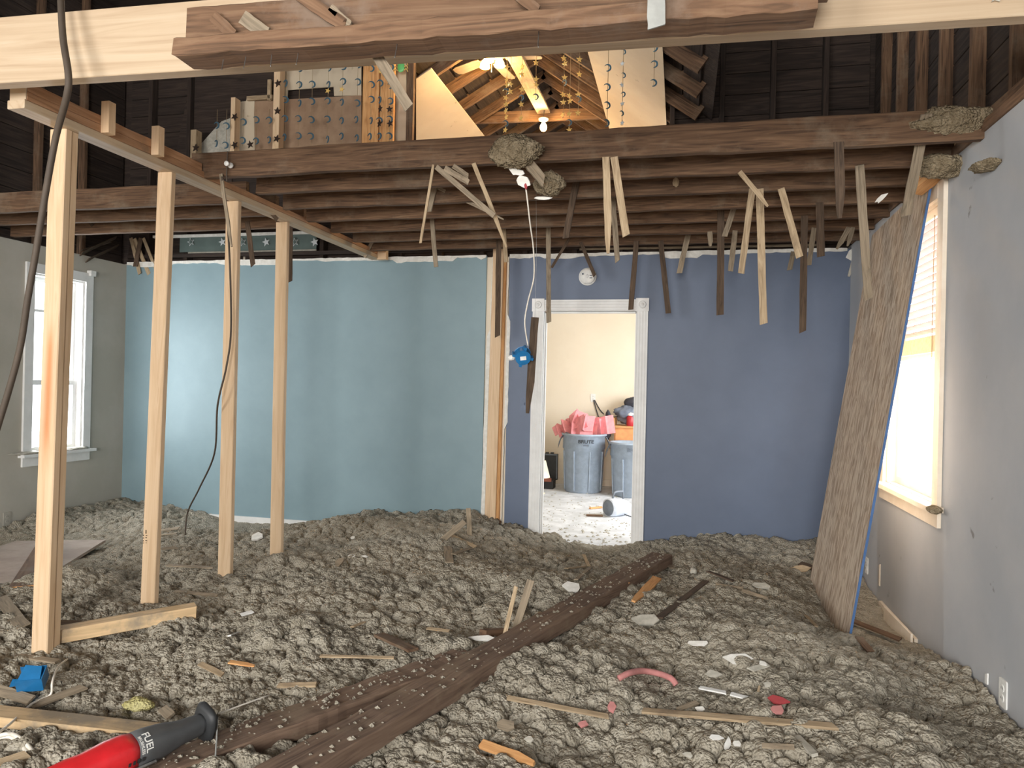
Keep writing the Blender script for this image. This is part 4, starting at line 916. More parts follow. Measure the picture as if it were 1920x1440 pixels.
def outlet(name, c, M, mat, lab, cat, toggle=False):
    r = tag(empty(name, c), lab, cat); M = Matrix.Translation(c) @ M
    put('cover_plate', prism_mesh('cover_plate', [(-.035, -.052), (-.03, -.057), (.03, -.057), (.035, -.052), (.035, .052), (.03, .057), (-.03, .057), (-.035, .052)], .006), mat, r, M)
    if toggle: put('toggle', MB().box((-.005, -.012, .003), (.005, .01, .016)).me('toggle'), mat, r, M)
    else:
        for s_ in (-.02, .02):
            put('socket', lathe_mesh('socket', [(.016, .003), (.0155, .0055), (.002, .0055)], 18), mat, r, M @ Matrix.Translation((0, s_, 0)))
            put('slot', MB().box((-.007, s_-.003, .0056), (-.005, s_+.006, .0062)).box((.005, s_-.003, .0056), (.007, s_+.006, .0062)).me('slot'), INK, r, M)
    return r
RB = Matrix.Rotation(math.radians(90), 4, 'X'); RLw = Matrix.Rotation(math.radians(90), 4, 'Z') @ RB; RRw = Matrix.Rotation(math.radians(-90), 4, 'Z') @ RB
p = pY(806, 973, YB-.004); outlet('wall_outlet', p, RB, IVORY, 'white outlet low on the light blue wall above the heap', 'outlet')
p = pY(983, 757, YB-.004); outlet('light_switch', p, RB, plain('blue_painted_plate', (92, 106, 130), .5), 'switch plate painted dark blue beside the door casing', 'switch', True)
p = pX(1881, 1300, XR-.004); outlet('wall_outlet', p, RRw, WHITEP, 'white outlet on the grey right wall nearest the camera', 'outlet')
p = pX(13, 973, XL+.004); outlet('wall_outlet', p, RLw, plain('grey_painted_plate', (170, 166, 156), .6), 'grey painted outlet low on the left wall', 'outlet')
p = pX(1625, 1060, XR-.004); outlet('wall_outlet', p, RRw, WHITEP, 'half hidden outlet just behind the foot of the strand board', 'outlet')
for k, (px, py, h, lab) in enumerate(((1649, 1078, 40, 'pale upright wood strip on the right wall beside the strand board foot'), (1850, 1272, 20, 'small white paint chip mark above the near right outlet'))):
    p = pX(px, py, XR-.005); o = lath('wall_strip', p-Vector((0, 0, px2m(h, p)/2)), p+Vector((0, 0, px2m(h, p)/2)), .025, TRIMW if k == 0 else WHITEP, (-1, 0, 0), .006, 400+k); tag(o, lab, 'strip')
p = pX(1757, 958, XR-.02); tag(put('insulation_clump', lump_mesh('sill_tuft', .03, .045, .02, 12, 3), INSD, None, Matrix.Translation((XR-.045, 4.09, .785)), True), 'small grey tuft of insulation on the end of the right window sill', 'insulation')
for k, (dy, lab) in enumerate(((-.36, 'grey crumbs on the near end of the left window sill'), (.24, 'grey crumbs on the far end of the left window sill'))):
    tag(put('sill_crumbs', lump_mesh('sill_crumbs', .03, .12, .014, 14+k, 3, .6), PLASTG, None, Matrix.Translation((XL+.03, 5.5+dy*.8, LZ0+.004)), True), lab, 'crumbs')
p = pX(171, 514, XL+.02); tag(put('curtain_bracket', MB().box((XL, p.y-.03, p.z-.02), (XL+.05, p.y+.03, p.z+.03)).me('curtain_bracket'), WHITEP), 'little white bracket at the top right corner of the left window', 'bracket')

# ------------------------------------------------------------------ timbers on the heap
def rest(px, py, dz=.02): return H(px, py, dz)
def long_beam(name, a, b, w, t, mat, lab, cat, seed, za=.02, zb=.02, segs=24, roll=0, jit=.003):
    A = rest(*a, za); B_ = rest(*b, zb); M, L = frame(A, B_, (math.sin(roll), 0, math.cos(roll)))
    return tag(put(name, beam_mesh(name, L, w, t, segs, .004, jit, seed, .01), mat, None, M), lab, cat)
long_beam('fallen_joist', (430, 1522), (1242, 1046), .155, .07, FLOORB, 'long old brown timber lying diagonally over the heap, right one of two', 'timber', 501, .03, .03, 40)
long_beam('fallen_joist', (100, 1522), (880, 1233), .145, .06, FLOORB, 'long old brown timber lying diagonally beside another, left one of two', 'timber', 502, .0, -.02, 40)
A = pZ(-60, 1336, .125); B_ = pZ(860, 1440, .06)
tag(beam('floor_stud', A, B_, .089, .038, PINED, None, segs=4, seed=503), 'long new pine stud lying in the front left under the saw', 'timber')
A = H(112, 1208, .0); B_ = H(365, 1168, .0); A.z += .045; B_.z += .065
Mx, L_ = frame(A, B_, (0, 0, 1)); tag(put('short_stud', beam_mesh('short_stud', L_, .088, .062, 2, .003, .001, 5, .004), PINED, None, Mx), 'short dusty offcut of pine lying at the foot of the doubled stud', 'timber')
# ------------------------------------------------------------------ reciprocating saw
sa, sb = pZ(140, 1456, .215), pZ(394, 1349, .225)
r = tag(empty('reciprocating_saw', sa), 'red and black reciprocating saw lying on the pine stud in the front left', 'saw')
Ms, Ls = frame(sa, sb, (0, 0, 1)); Ms.translation = sa
Ms = Ms @ Matrix.Rotation(math.radians(20), 4, 'X')
Lr = Ls
put('body', loft_mesh('body', [(-.16, 0, -.01, .03, .035), (-.14, 0, -.005, .042, .05), (-.02, 0, 0, .048, .054), (.02, 0, 0, .046, .054), (Lr*.2, 0, .002, .052, .060), (Lr*.32, 0, .002, .052, .060), (Lr*.40, 0, 0, .047, .054)], 28), RED, r, Ms, True)
put('boot', loft_mesh('boot', [(Lr*.385, 0, 0, .050, .057), (Lr*.47, 0, 0, .050, .057), (Lr*.60, 0, 0, .045, .050), (Lr*.74, 0, -.002, .034, .038), (Lr*.90, 0, -.003, .030, .034), (Lr*.945, 0, -.003, .028, .032)], 28), BOOT, r, Ms, True)
for k in range(4): put('vent_slot', MB().box((Lr*.30+.014*k, -.0535, .004), (Lr*.30+.014*k+.007, -.0475, .016)).me('vent_slot'), BLACK, r, Ms)
put('shoe', loft_mesh('shoe', [(Lr*.925, 0, -.006, .045, .052), (Lr*.95, 0, -.006, .056, .066), (Lr*.975, 0, -.006, .054, .064), (Lr*.98, 0, -.006, .03, .035)], 28, 3.2), BLACK, r, Ms, True)
put('blade_clamp', loft_mesh('blade_clamp', [(Lr*.985, 0, 0, .012, .012), (Lr*1.05, 0, 0, .011, .011)], 12), BLACK, r, Ms, True)
put('hex_key', tube_mesh('hex_key', [Vector((Lr*.27, -.056, -.014)), Vector((Lr*.5, -.056, -.014))], .006, 6, 1, True), STEEL, r, Ms)
put('battery', MB().box((-.08, -.038, -.115), (.05, .038, -.03)).me('battery'), BLACK, r, Ms)
tm = text_mesh('lettering', 'FUEL', .030, .0006); WH = plain('white_print', (226, 226, 222), .5)
toward = -1
Mt = Ms @ Matrix.Translation((Lr*.455, 0, 0))
# wrap the print over the near top side of the boot
def wrap_text(me, th0):
    for q in me.vertices:
        x, y, z = q.co; th = th0+x/.058
        R = (abs(math.sin(th)/.050)**2.6+abs(math.cos(th)/.057)**2.6)**(-1/2.6)+.0008+max(z, 0)
        q.co = Vector((y, -R*math.sin(th), R*math.cos(th)))
wrap_text(tm, .55); put('lettering', tm, WH, r, Ms @ Matrix.Translation((Lr*.45, 0, 0)))
t2m = text_mesh('small_lettering', 'BRUSHLESS', .012, .0005); wrap_text(t2m, .6); put('small_lettering', t2m, WH, r, Ms @ Matrix.Translation((Lr*.405, 0, 0)))
tag(tube('metal_wire', [pZ(409, 1338, .22), pZ(450, 1323, .22), pZ(505, 1303, .21)], .003, WIREW, None, 5, 3), 'thin bright wire pointing right from the nose of the saw', 'wire')
tag(tube('metal_wire', [pZ(408, 1345, .22), pZ(406, 1390, .19), pZ(401, 1460, .15)], .003, GALV, None, 5, 3), 'thin grey wire running down from the nose of the saw to the frame edge', 'wire')
# white cables and boxes at front left
tag(tube('white_cable', [pZ(-30, 1392, .10), pZ(12, 1376, .13), pZ(40, 1386, .13), pZ(72, 1424, .12), pZ(92, 1470, .11)], .007, WIREW, None, 8, 6), 'upper white cable looping in the bottom left corner', 'cable')
tag(tube('white_cable', [pZ(-30, 1398, .10), pZ(10, 1381, .115), pZ(36, 1393, .12), pZ(64, 1432, .115), pZ(82, 1478, .10)], .007, WIREW, None, 8, 6), 'lower white cable looping in the bottom left corner', 'cable')
p = pZ(78, 1440, .10); tag(put('blue_cap', lump_mesh('blue_cap', .022, .018, .016, 4, 3, .1), BLUEP, None, Matrix.Translation(p), True), 'small blue plastic piece under the white cables at bottom left', 'cap')
p = H(62, 1272, .05)
r = tag(empty('broken_electric_box', p), 'broken blue electric box lying on the heap by the first stud', 'electric box')
Mb2 = Matrix.Translation(p) @ Matrix.Rotation(.5, 4, 'Z') @ Matrix.Rotation(.5, 4, 'X')
bx_ = MB(); bx_.box((-.05, -.035, -.03), (.04, -.032, .03)); bx_.box((-.05, .032, -.03), (.04, .035, .03)); bx_.box((-.05, -.035, -.033), (.04, .035, -.03)); bx_.box((.04, -.035, -.03), (.043, .035, .03))
put('box', bx_.me('box'), BLUEP, r, Mb2); put('nail_tab', prism_mesh('nail_tab', [(-.02, -.015), (.03, -.01), (.02, .015), (-.02, .02)], .004), BLUEP, r, Mb2 @ Matrix.Translation((-.06, 0, -.02))); put('rear_wall', prism_mesh('rear_wall', [(-.045, -.03), (.035, -.03), (.03, .025), (-.03, .035)], .004), BLUEP, r, Mb2 @ Matrix.Translation((0, 0, .03)) @ Matrix.Rotation(.3, 4, 'X'))
tag(tube('thin_cord', [H(126, 1236, .02), H(108, 1252, .06), H(98, 1280, .06), H(94, 1303, .02), H(60, 1320, .03), H(18, 1358, .05), H(-20, 1385, .04)], .0045, WIREW, None, 6, 6), 'thin cord curling from the short pine offcut past the blue box', 'cord')
# ------------------------------------------------------------------ boards at the left
def sheet(name, pts, z, t, mat, lab, cat):
    w = [pZ(x, y, z) for x, y in pts]; m = len(w)
    v = [(p.x, p.y, z) for p in w]+[(p.x, p.y, z-t) for p in w]
    me = mesh(name, v, [tuple(range(m)), tuple(range(2*m-1, m-1, -1))]+[(i, i+m, (i+1) % m+m, (i+1) % m) for i in range(m)])
    bm = bmesh.new(); bm.from_mesh(me); bmesh.ops.recalc_face_normals(bm, faces=bm.faces); bm.to_mesh(me); bm.free()
    return tag(put(name, me, mat), lab, cat)
sheet('plywood_sheet', [(-60, 1042), (30, 1014), (198, 1012), (110, 1066), (40, 1098), (2, 1140), (-60, 1170)], .06, .02, paint('dusty_ply', (168, 152, 140), (186, 172, 160), 4, .85, .15), 'dusty pale board sheet lying on the floor at the left behind the first stud', 'board')
A = pZ(44, 1104, .12); B_ = pZ(92, 1020, .11)
r = tag(empty('old_plank', A), 'brown plank with a sawn orange end lying on the pale board at left', 'plank')
beam('board', A, B_, .15, .035, OLDR, r, segs=3, seed=4); d_ = (B_-A).normalized(); beam('sawn_end', A-d_*.004, A-d_*.0005, .149, .034, LATHO, r, c=.001)['label'] = 'raw orange sawn end'
# ------------------------------------------------------------------ laths and scraps on the heap
# (px a, px b, width px, material, label, dz a, dz b, upright, thickness)
FL = [
((944,1199),(968,1098),8,LATHL,'pale lath standing up out of the heap beside the timbers',1,.008),
((966,1182),(996,1086),14,LATHG,'wide grey lath standing up behind the pale upright one',1,.009),
((933,1207),(1015,1148),8,LATHL,'pale lath resting slantwise across the two brown timbers',0,.008),
((905,1190),(950,1187),15,OLDR,'short reddish wood chunk where the two timbers meet',0,.03),
((711,1193),(777,1223),17,OLD,'brown board end sticking out of the heap left of the timbers',0,.012),
((951,1308),(1142,1344),8,LATHL,'long thin pale lath bridging the hollow near the front',0,.008),
((902,1395),(1003,1430),14,LATHO,'fresh orange split of wood at the front edge of the hollow',0,.014),
((1232,1086),(1190,1131),13,LATHO,'fresh orange splinter lying right of the brown timber',0,.012),
((801,1178),(843,1183),5,LATHL,'short thin pale stick left of the white scrap by the timbers',0,.006),
((600,1230),(739,1233),6,LATHL,'thin pale stick half buried in front of the brown board end',0,.006),
((881,1006),(878,952),9,LATHG,'grey lath end standing upright on the mound before the light blue wall',1,.01),
((829,1013),(871,978),11,LATHG,'grey lath propped against the upright one on the mound',1,.008),
((839,1025),(843,1056),12,LATHG,'short grey lath hanging down the face of the mound',0,.008),
((895,1023),(850,1039),6,LATHG,'thin grey lath lying across the mound below the upright one',0,.006),
((843,1006),(892,1030),6,LATHL,'thin tan lath lying behind the grey ones on the mound',0,.006),
((683,1166),(659,1176),6,LATHL,'tiny tan splinter left of the brown board end',0,.006),
((1176,1093),(1196,1078),6,LATHO,'small bent splinter on the edge of the brown timber',0,.006),
((1230,1044),(1262,1066),7,LATHG,'small lath lying across the far end of the brown timber',0,.007),
((1324,1094),(1234,1165),9,LATHD,'dark lath lying diagonally right of the orange splinter',0,.008),
((1327,1071),(1376,1090),9,LATHD,'dark short lath at the upper end of the right heap',0,.008),
((1342,1096),(1395,1103),5,LATHG,'thin grey stick right of the dark diagonal lath',0,.005),
((1391,1107),(1440,1122),6,LATHG,'thin grey stick further right on the shaded heap',0,.005),
((1500,1056),(1538,1071),11,LATHD,'dark wood chunk at the foot of the strand board',0,.012),
((1511,1154),(1531,1175),6,LATHL,'small tan splinter near the blue board edge',0,.006),
((1597,1163),(1690,1200),11,OLD,'brown lath lying on bare floor right of the strand board',0,.008),
((1610,1195),(1632,1222),12,OLD,'short brown lath under the other one right of the strand board',0,.008),
((1205,1334),(1567,1364),13,LATHL,'long pale lath lying across the front right of the heap',0,.01),
((1272,1331),(1308,1317),9,LATHG,'short tan lath end behind the long pale lath',0,.008),
((1429,1398),(1492,1401),8,LATHG,'dull tan stick half buried below the long pale lath',0,.007),
((0,1146),(44,1204),17,LATHG,'wide grey lath at the left edge beyond the first stud',0,.009),
((313,1060),(401,1064),7,LATHG,'flat grey lath lying between the second and third studs',0,.006),
((328,1109),(408,1117),6,LATHG,'half buried grey lath in front of the third stud',0,.006),
((302,1029),(332,1026),6,LATHG,'short lath right behind the second stud',0,.006),
((299,995),(336,990),6,LATHG,'upper of the thin laths near the light blue wall corner',0,.005),
((299,1003),(333,1000),6,LATHG,'lower of the thin laths near the light blue wall corner',0,.005),
((113,1171),(193,1175),9,LATHD,'dark lath behind the short pine offcut',0,.008),
((33,1230),(109,1241),11,LATHG,'grey lath lying at the foot of the first stud',0,.008),
((58,1325),(157,1288),15,LATHG,'grey lath crossing another near the blue box',0,.008),
((-10,1292),(62,1314),16,LATHG,'grey lath left of the crossed one at the left edge',0,.008),
((430,1241),(478,1248),9,LATHO,'small orange splinter in the middle of the left heap',0,.006),
((375,1244),(419,1266),9,LATHL,'pale curved splinter left of the orange one',0,.006),
((521,1286),(594,1284),9,LATHL,'short tan lath just above the left timber',0,.008),
((-10,1436),(52,1416),20,LATHL,'pale board end in the bottom left corner',0,.012),
((1062,1066),(1096,1062),7,LATHL,'yellow lath on the path to the door',0,.006),
((1080,1090),(1108,1066),7,LATHG,'grey lath on the path to the door behind the white tile',0,.006),
((1094,1040),(1104,1062),5,LATHL,'thin lath leaning on the path to the door',0,.005),
((305,1328),(322,1345),14,LATHG,'grey splinter sticking up above the saw',0,.008),
((920,968),(938,986),14,OLD,'broken wood wedge leaning at the foot of the bare wall stud',1,.02),
((1494,1381),(1530,1418),10,PLASTG,'grey white splinter pointing to the lower right',0,.01),
((1312,1289),(1362,1299),8,WHITEP,'white painted strip right of the pink band',0,.006),
((1370,1301),(1406,1310),8,WHITEP,'second white painted strip, right of the first',0,.006),
((1440,1246),(1406,1256),9,PLASTG,'pale blue grey chip behind the white strips',0,.006),
((452,1153),(476,1146),7,WHITEP,'small white strip in the middle of the left heap',0,.006),
((430,1192),(446,1186),5,WHITEP,'smaller white strip before the other one on the left heap',0,.005),
((1419,1310),(1424,1285),4,LATHL,'tiny pale splinter standing right of the white strips',1,.004),
]
for i, (a, b, w, m, lab, upr, th) in enumerate(FL):
    A = H(*a, .018)
    if upr: A = H(*a, -.01); B_ = pY(*b, min(A.y+.06, 6.27)); nrm = (random.uniform(-.2, .2), -1, .2)
    else: B_ = H(*b, .018); nrm = (random.uniform(-.25, .25), random.uniform(-.5, -.1), 1)
    if not upr:
        if (B_-A).length < .5: A.z = max(A.z, B_.z-.06)
        lift = max(0, max(heap(*A.lerp(B_, k/9).xy, 2)-A.lerp(B_, k/9).z for k in range(10)))*.95; A.z += lift; B_.z += lift
    wm = px2m(w, A)*(1 if upr else 1.25)
    o = lath('loose_lath' if m not in (WHITEP, PLASTG) else 'loose_strip', A, B_, min(wm, .08), m, nrm, th, 600+i, 0 if m is not LATHO else 1)
    tag(o, lab, 'lath' if m not in (WHITEP, PLASTG) else 'strip')
SH = [
((1074,1103),46,34,PLAST,'white square plaster piece lying left of the brown timber',.014),
((905,1197),66,16,PLAST,'white plaster scrap where the two brown timbers meet',.01),
((1209,1162),72,30,PLASTG,'long grey plaster shard beside the orange splinter',.014),
((950,1360),46,22,LATHG,'grey wood shard at the left of the hollow',.01),
((992,1386),24,16,PLASTG,'small pale shard in front of the hollow',.008),
((1308,1206),62,12,PLAST,'thin white plaster sliver in the middle of the right heap',.008),
((1383,1235),58,30,PLAST,'ragged cream plaster sheet on the right heap',.006),
((1338,1264),34,18,PLASTG,'grey plaster chip left of the ragged cream sheet',.008),
((1428,1098),44,14,PLASTG,'grey plaster chunk on the shaded heap by the strand board',.015),
((1500,1065),50,18,LATHL,'pale board scrap at the foot of the strand board',.012),
((1312,1329),26,10,PLAST,'white chip just above the long pale lath',.008),
((1382,1394),26,14,PLAST,'white chip right of the bent blue white strip',.006),
((1290,1415),24,12,PLASTG,'pale chip at the bottom of the right heap',.006),
((1457,1314),48,24,REDT,'dusty red scrap of underlay on the right heap',.008),
((1459,1333),34,24,PINKD,'dusty pink scrap next to the red one',.008),
((1146,1326),22,22,PINKD,'small pink lump in the middle of the front heap',.02),
((1093,1358),22,14,PINKD,'tiny pink lump near the hollow',.012),
((660,1043),20,8,PLAST,'small white chip left of two on the left mound',.006),
((684,1043),14,6,PLAST,'small white chip right of two on the left mound',.006),
((661,1008),10,8,PLAST,'tiny white chip high on the left mound',.006),
((484,1006),40,22,PLAST,'bright white plaster lump by the foot of the fourth stud',.02),
((636,1054),24,26,LATHG,'triangular grey chip on the left mound',.01),
((295,1157),48,20,LATHG,'grey shard near the foot of the second stud',.012),
((1062,1078),20,8,PLAST,'small white tile piece on the path to the door',.006),
((1430,1244),22,10,PLAST,'small white chip right of the ragged cream sheet',.006),
((1440,1283),22,14,PLASTG,'pale chip above the red scrap',.006),
((1365,1395),16,30,WHITEP,'right end of a bent blue white strip',.006),
((1343,1383),34,14,WHITEP,'left end of a bent blue white strip',.006),
]
for i, ((px, py), w, h, m, lab, t) in enumerate(SH):
    p = H(px, py, .022); f = .55 if h > 14 else .8
    o = shard('rubble_piece', p, (1, random.uniform(-.4, .4), random.uniform(-.15, .15)), (random.uniform(-.3, .3), -.55, 1), px2m(w, p), px2m(h, p)*1.25, t*.7, m, 800+i, 6, .3); tag(o, lab, 'rubble')
p = H(260, 1327, .0); tag(put('foam_lump', lump_mesh('foam_lump', .055, .03, .022, 17, 4), YFOAM, None, Matrix.Translation(p+Vector((0, 0, .012))), True), 'yellow foam lump in the heap behind the long pine stud', 'foam')
p = H(1300, 1076, 0); tag(put('foam_lump', lump_mesh('plaster_ball', .025, .025, .025, 19, 3, .15), PLASTG, None, Matrix.Translation(p+Vector((0, 0, .015))), True), 'little grey ball of plaster at the upper end of the right heap', 'plaster')
p = pZ(1672, 1172, ZF+.02); tag(put('round_ball', lump_mesh('round_ball', .02, .02, .02, 23, 3, .05), WHITEP, None, Matrix.Translation(p), True), 'round white ball on the bare floor beside the right wall', 'ball')
A = pZ(1672, 1152, -.0); B_ = pZ(1724, 1205, .0); A.x = min(A.x, XR-.05); B_.x = min(B_.x, XR-.04)
tag(beam('loose_baseboard', A, B_, .012, .09, TRIMW, None, seed=8), 'loose white baseboard piece leaning along the right wall', 'board')
pts = [H(1160, 1272, .02), H(1180, 1262, .035), H(1205, 1258, .04), H(1235, 1263, .04), H(1258, 1272, .035), H(1268, 1284, .015)]
me_ = tube_mesh('pink_band', pts, .013, 8, 5); tag(put('pink_band', me_, PINKD, None, None, True), 'dusty pink band curving over the front right heap', 'band')

# ------------------------------------------------------------------ the room behind the door
ZB = ZF+.02
def bin_(px, py, rb, rt, h, lab, full):
    q = pZ(px, py, ZB); c = Vector((q.x, q.y+rb*.9, ZB)); r = tag(empty('trash_can', c), lab, 'trash can', 'grey trash cans'); M = Matrix.Translation(c) @ Matrix.Rotation(.22, 4, 'Z')
    prof = [(.01, .0), (rb-.01, 0), (rb, .012), (rb+(rt-rb)*.74, h*.74), (rb+(rt-rb)*.74+.012, h*.745), (rt-.004, h*.96), (rt+.018, h*.965), (rt+.02, h), (rt-.012, h), (rt-.02, h*.9), (rb-.01, .03), (.01, .02)]
    put('tub', lathe_mesh('tub', prof, 40), GREYBIN, r, M, True)
    for s_ in (-1, 1):
        tube_pts = [Vector((s_*(rt+.0), -.05, h*.93)), Vector((s_*(rt+.075), -.035, h*.88)), Vector((s_*(rt+.085), 0, h*.76)), Vector((s_*(rt+.03), 0, h*.70)), Vector((s_*(rt-.01), 0, h*.70))]
        put('handle', loft_mesh('handle', [(0, 0, 0, .03, .008), (.03, 0, -.03, .034, .02), (.06, 0, -.11, .03, .028), (.07, 0, -.16, .02, .01)], 14), GREYD, r, M @ Matrix.Translation((s_*(rt-.005), 0, h*.95)) @ (Matrix() if s_ > 0 else Matrix.Rotation(math.pi, 4, 'Z')), True)
    for k in range(8):
        a = 2*math.pi*k/8+.2; put('rib', MB().box((rb+.004, -.006, .04), (rb+.02, .006, h*.72)).me('rib'), GREYBIN, r, M @ Matrix.Rotation(a, 4, 'Z') @ Matrix.Rotation(math.atan2(rt-rb, h)*.8, 4, 'Y'))
    for txt, sz, zz in (('BRUTE', .062, h*.875), ('44 GAL', .022, h*.815)):
        if txt != 'BRUTE':
            put('mark', MB().box((-.035, -rt-.009, zz-.008), (.035, -rt+.02, zz+.008)).me('mark'), FADED, r, M); continue
        t = text_mesh('lettering', txt, sz, .001); R = rt+.001
        for q_ in t.vertices:
            x, y, z = q_.co; a = x*1.15/R-math.pi/2; q_.co = Vector(((R+z+.002)*math.cos(a), (R+z+.002)*math.sin(a), zz+y))
        put('lettering', t, INK if full else FADED, r, M)
    return c, r
c1, _ = bin_(1089, 925, .245, .285, .78, 'grey trash can heaped with pink underlay in the next room', True)
c2, _ = bin_(1181, 934, .235, .28, .70, 'grey trash can half hidden by the right door jamb in the next room', False)
rnd = random.Random(12)
def pink(i, c, w, h, rot, lab):
    v = []; f = []; n = 6
    for a in range(n+1):
        for b in range(3):
            u = a/n-.5; t = b/2-.5; v.append((u*w, t*h, .22*w*(abs(((a*.5+i*.37) % 1)-.5)*2-.5)+.05*t+.02*((a*7+b*3+i) % 3)))
    v2 = [(x, y, z-.008) for x, y, z in v]; m = len(v)
    for a in range(n):
        for b in range(2):
            k = a*3+b; f.append((k, k+3, k+4, k+1)); f.append((k+m+1, k+m+4, k+m+3, k+m))
    for a in range(n):
        f.append((a*3, a*3+m, a*3+3+m, a*3+3)); f.append((a*3+2, a*3+5, a*3+5+m, a*3+2+m))
    f.append((0, 1, m+1, m)); f.append((1, 2, m+2, m+1)); f.append((n*3+1, n*3, m+n*3, m+n*3+1)); f.append((n*3+2, n*3+1, m+n*3+1, m+n*3+2))
    M = Matrix.Translation(c)
    for ax, an in zip('XYZ', rot): M = M @ Matrix.Rotation(an, 4, ax)
    o = put('underlay_piece', mesh('underlay_piece', v+v2, f), PINK, None, M); tag(o, lab, 'underlay', 'pink underlay in the full trash can')
top = c1+Vector((0, 0, .80))
for i, (dx, dy, dz, w, h, rot, lab) in enumerate((
    (-.19, -.05, .10, .36, .20, (.9, -.5, .3), 'pink underlay strip at the left of the full trash can'),
    (-.08, -.08, .09, .40, .18, (1.1, -.9, .2), 'pink underlay strip curling up left of centre in the trash can'),
    (-.02, -.02, .16, .34, .22, (1.2, .7, -.2), 'highest folded pink underlay piece in the trash can'),
    (.13, -.06, .12, .46, .20, (1.2, 1.0, .1), 'broad pink underlay strip falling to the front right of the trash can'),
    (.27, .02, .12, .30, .24, (1.3, .5, .3), 'square pink underlay piece sticking out at the right of the trash can'),
    (.02, -.14, .05, .34, .16, (1.0, .05, 0), 'low pink underlay piece at the front rim of the trash can'),
    (-.30, .02, .06, .26, .14, (.6, -.2, .4), 'pointed pink underlay scrap at the far left of the trash can'),
    (-.12, .06, .17, .22, .2, (1.4, -.3, .8), 'brownish folded underlay piece at the back of the trash can'))):
    pink(i, top+Vector((dx, dy, dz-.03)), w, h, rot, lab)
# box furniture with jacket, cap and jar
b0 = pY(1150, 828, 10.12); b1 = pY(1150, 797, 10.12)
r = tag(empty('wooden_cabinet', (b0.x, 10.1, ZB)), 'orange brown wooden cabinet behind the second trash can', 'cabinet')
put('carcass', MB().box((b0.x+.02, 9.98, ZB), (b0.x+.75, 10.35, b1.z-.03)).me('carcass'), CARD, r); put('top', MB().box((b0.x, 9.96, b1.z-.03), (b0.x+.77, 10.37, b1.z)).me('top'), LATHO, r); put('side_lip', MB().box((b0.x, 9.96, b1.z), (b0.x+.02, 10.37, b1.z+.10)).me('side_lip'), LATHO, r)
for k in range(2): put('door', MB().box((b0.x+.04+.36*k, 9.965, ZB+.06), (b0.x+.38+.36*k, 9.979, b1.z-.05)).me('door'), CARD, r)
cz_ = b1.z
tag(put('jacket', lump_mesh('jacket', .17, .13, .11, 31, 4, .3, 3.5), NAVYCLOTH, None, Matrix.Translation((b0.x+.20, 10.14, cz_+.16)), True), 'grey blue jacket piled on the wooden cabinet', 'jacket')
tag(put('cap', lump_mesh('cap', .13, .11, .07, 33, 4, .12, 3), CHARCLOTH, None, Matrix.Translation((b0.x+.26, 10.18, cz_+.32)), True), 'dark cap on top of the jacket on the cabinet', 'cap')
tag(put('jacket_sleeve', lump_mesh('jacket_sleeve', .05, .05, .18, 35, 4, .25, 3), CHARCLOTH, None, Matrix.Translation((b0.x-.07, 10.05, cz_+.0)), True), 'dark garment hanging down the left side of the cabinet', 'clothing')
pj = pY(1182, 796, 9.99)
r = tag(empty('red_jar', (pj.x, 10.02, cz_)), 'red jar with a pale lid standing on the wooden cabinet', 'jar')
put('body', lathe_mesh('body', [(.002, 0), (.052, 0), (.056, .01), (.056, .12), (.045, .14), (.002, .14)], 24), JARRED, r, Matrix.Translation((pj.x, 10.02, cz_)), True); put('lid', lathe_mesh('lid', [(.04, .14), (.046, .142), (.046, .165), (.03, .185), (.002, .187)], 24), WHITEP, r, Matrix.Translation((pj.x, 10.02, cz_)), True)
# outlet and cords on the far wall
p = pY(1112, 746, 10.395); outlet('wall_outlet', p, RB, WHITEP, 'white outlet with two plugs on the cream wall of the next room', 'outlet')
for k, pts in enumerate(([(1113, 750), (1118, 768), (1124, 790), (1126, 815)], [(1115, 750), (1126, 770), (1140, 781), (1158, 781)])):
    tag(tube('power_cord', [pY(x, y, 10.385 if i < 3 else (10.37, 10.05)[k]) for i, (x, y) in enumerate(pts)], .007, INK, None, 6, 5), ('black cord dropping from the cream wall outlet behind the full trash can', 'black cord running from the cream wall outlet to the cabinet')[k], 'cord')
# open tool case and lamp shade at the left
p = pZ(1032, 912, ZB); cx = p.x; cy = 9.9
r = tag(empty('tool_case', (cx, cy, ZB)), 'open dark tool case with orange trim standing by the cream wall', 'case')
put('lid', MB().box((cx-.30, cy+.10, ZB+.10), (cx+.10, cy+.16, ZB+.46)).me('lid'), BLACK, r); put('tray', MB().box((cx-.30, cy-.12, ZB), (cx+.08, cy+.10, ZB+.12)).me('tray'), BLACK, r)
put('trim', MB().box((cx-.28, cy-.135, ZB+.10), (cx+.06, cy-.121, ZB+.15)).me('trim'), plain('orange_trim', (150, 90, 70), .6), r); put('lid_rim', MB().box((cx+.085, cy+.085, ZB+.12), (cx+.10, cy+.099, ZB+.45)).box((cx-.3, cy+.085, ZB+.44), (cx+.1, cy+.099, ZB+.46)).me('lid_rim'), GREYD, r)
for k in range(3): put('latch', MB().box((cx-.14+.07*k, cy+.09, ZB+.461), (cx-.10+.07*k, cy+.15, ZB+.48)).me('latch'), BLACK, r)
p = pY(1017, 892, 9.30)
r = tag(empty('table_lamp', (p.x-.02, 9.30, ZB)), 'cream lamp shade peeking out behind the left door casing', 'lamp')
put('shade', lathe_mesh('shade', [(.13, 0), (.07, .22), (.067, .22), (.127, 0)], 28, False), IVORY, r, Matrix.Translation((p.x-.03, 9.30, p.z-.02)), True)
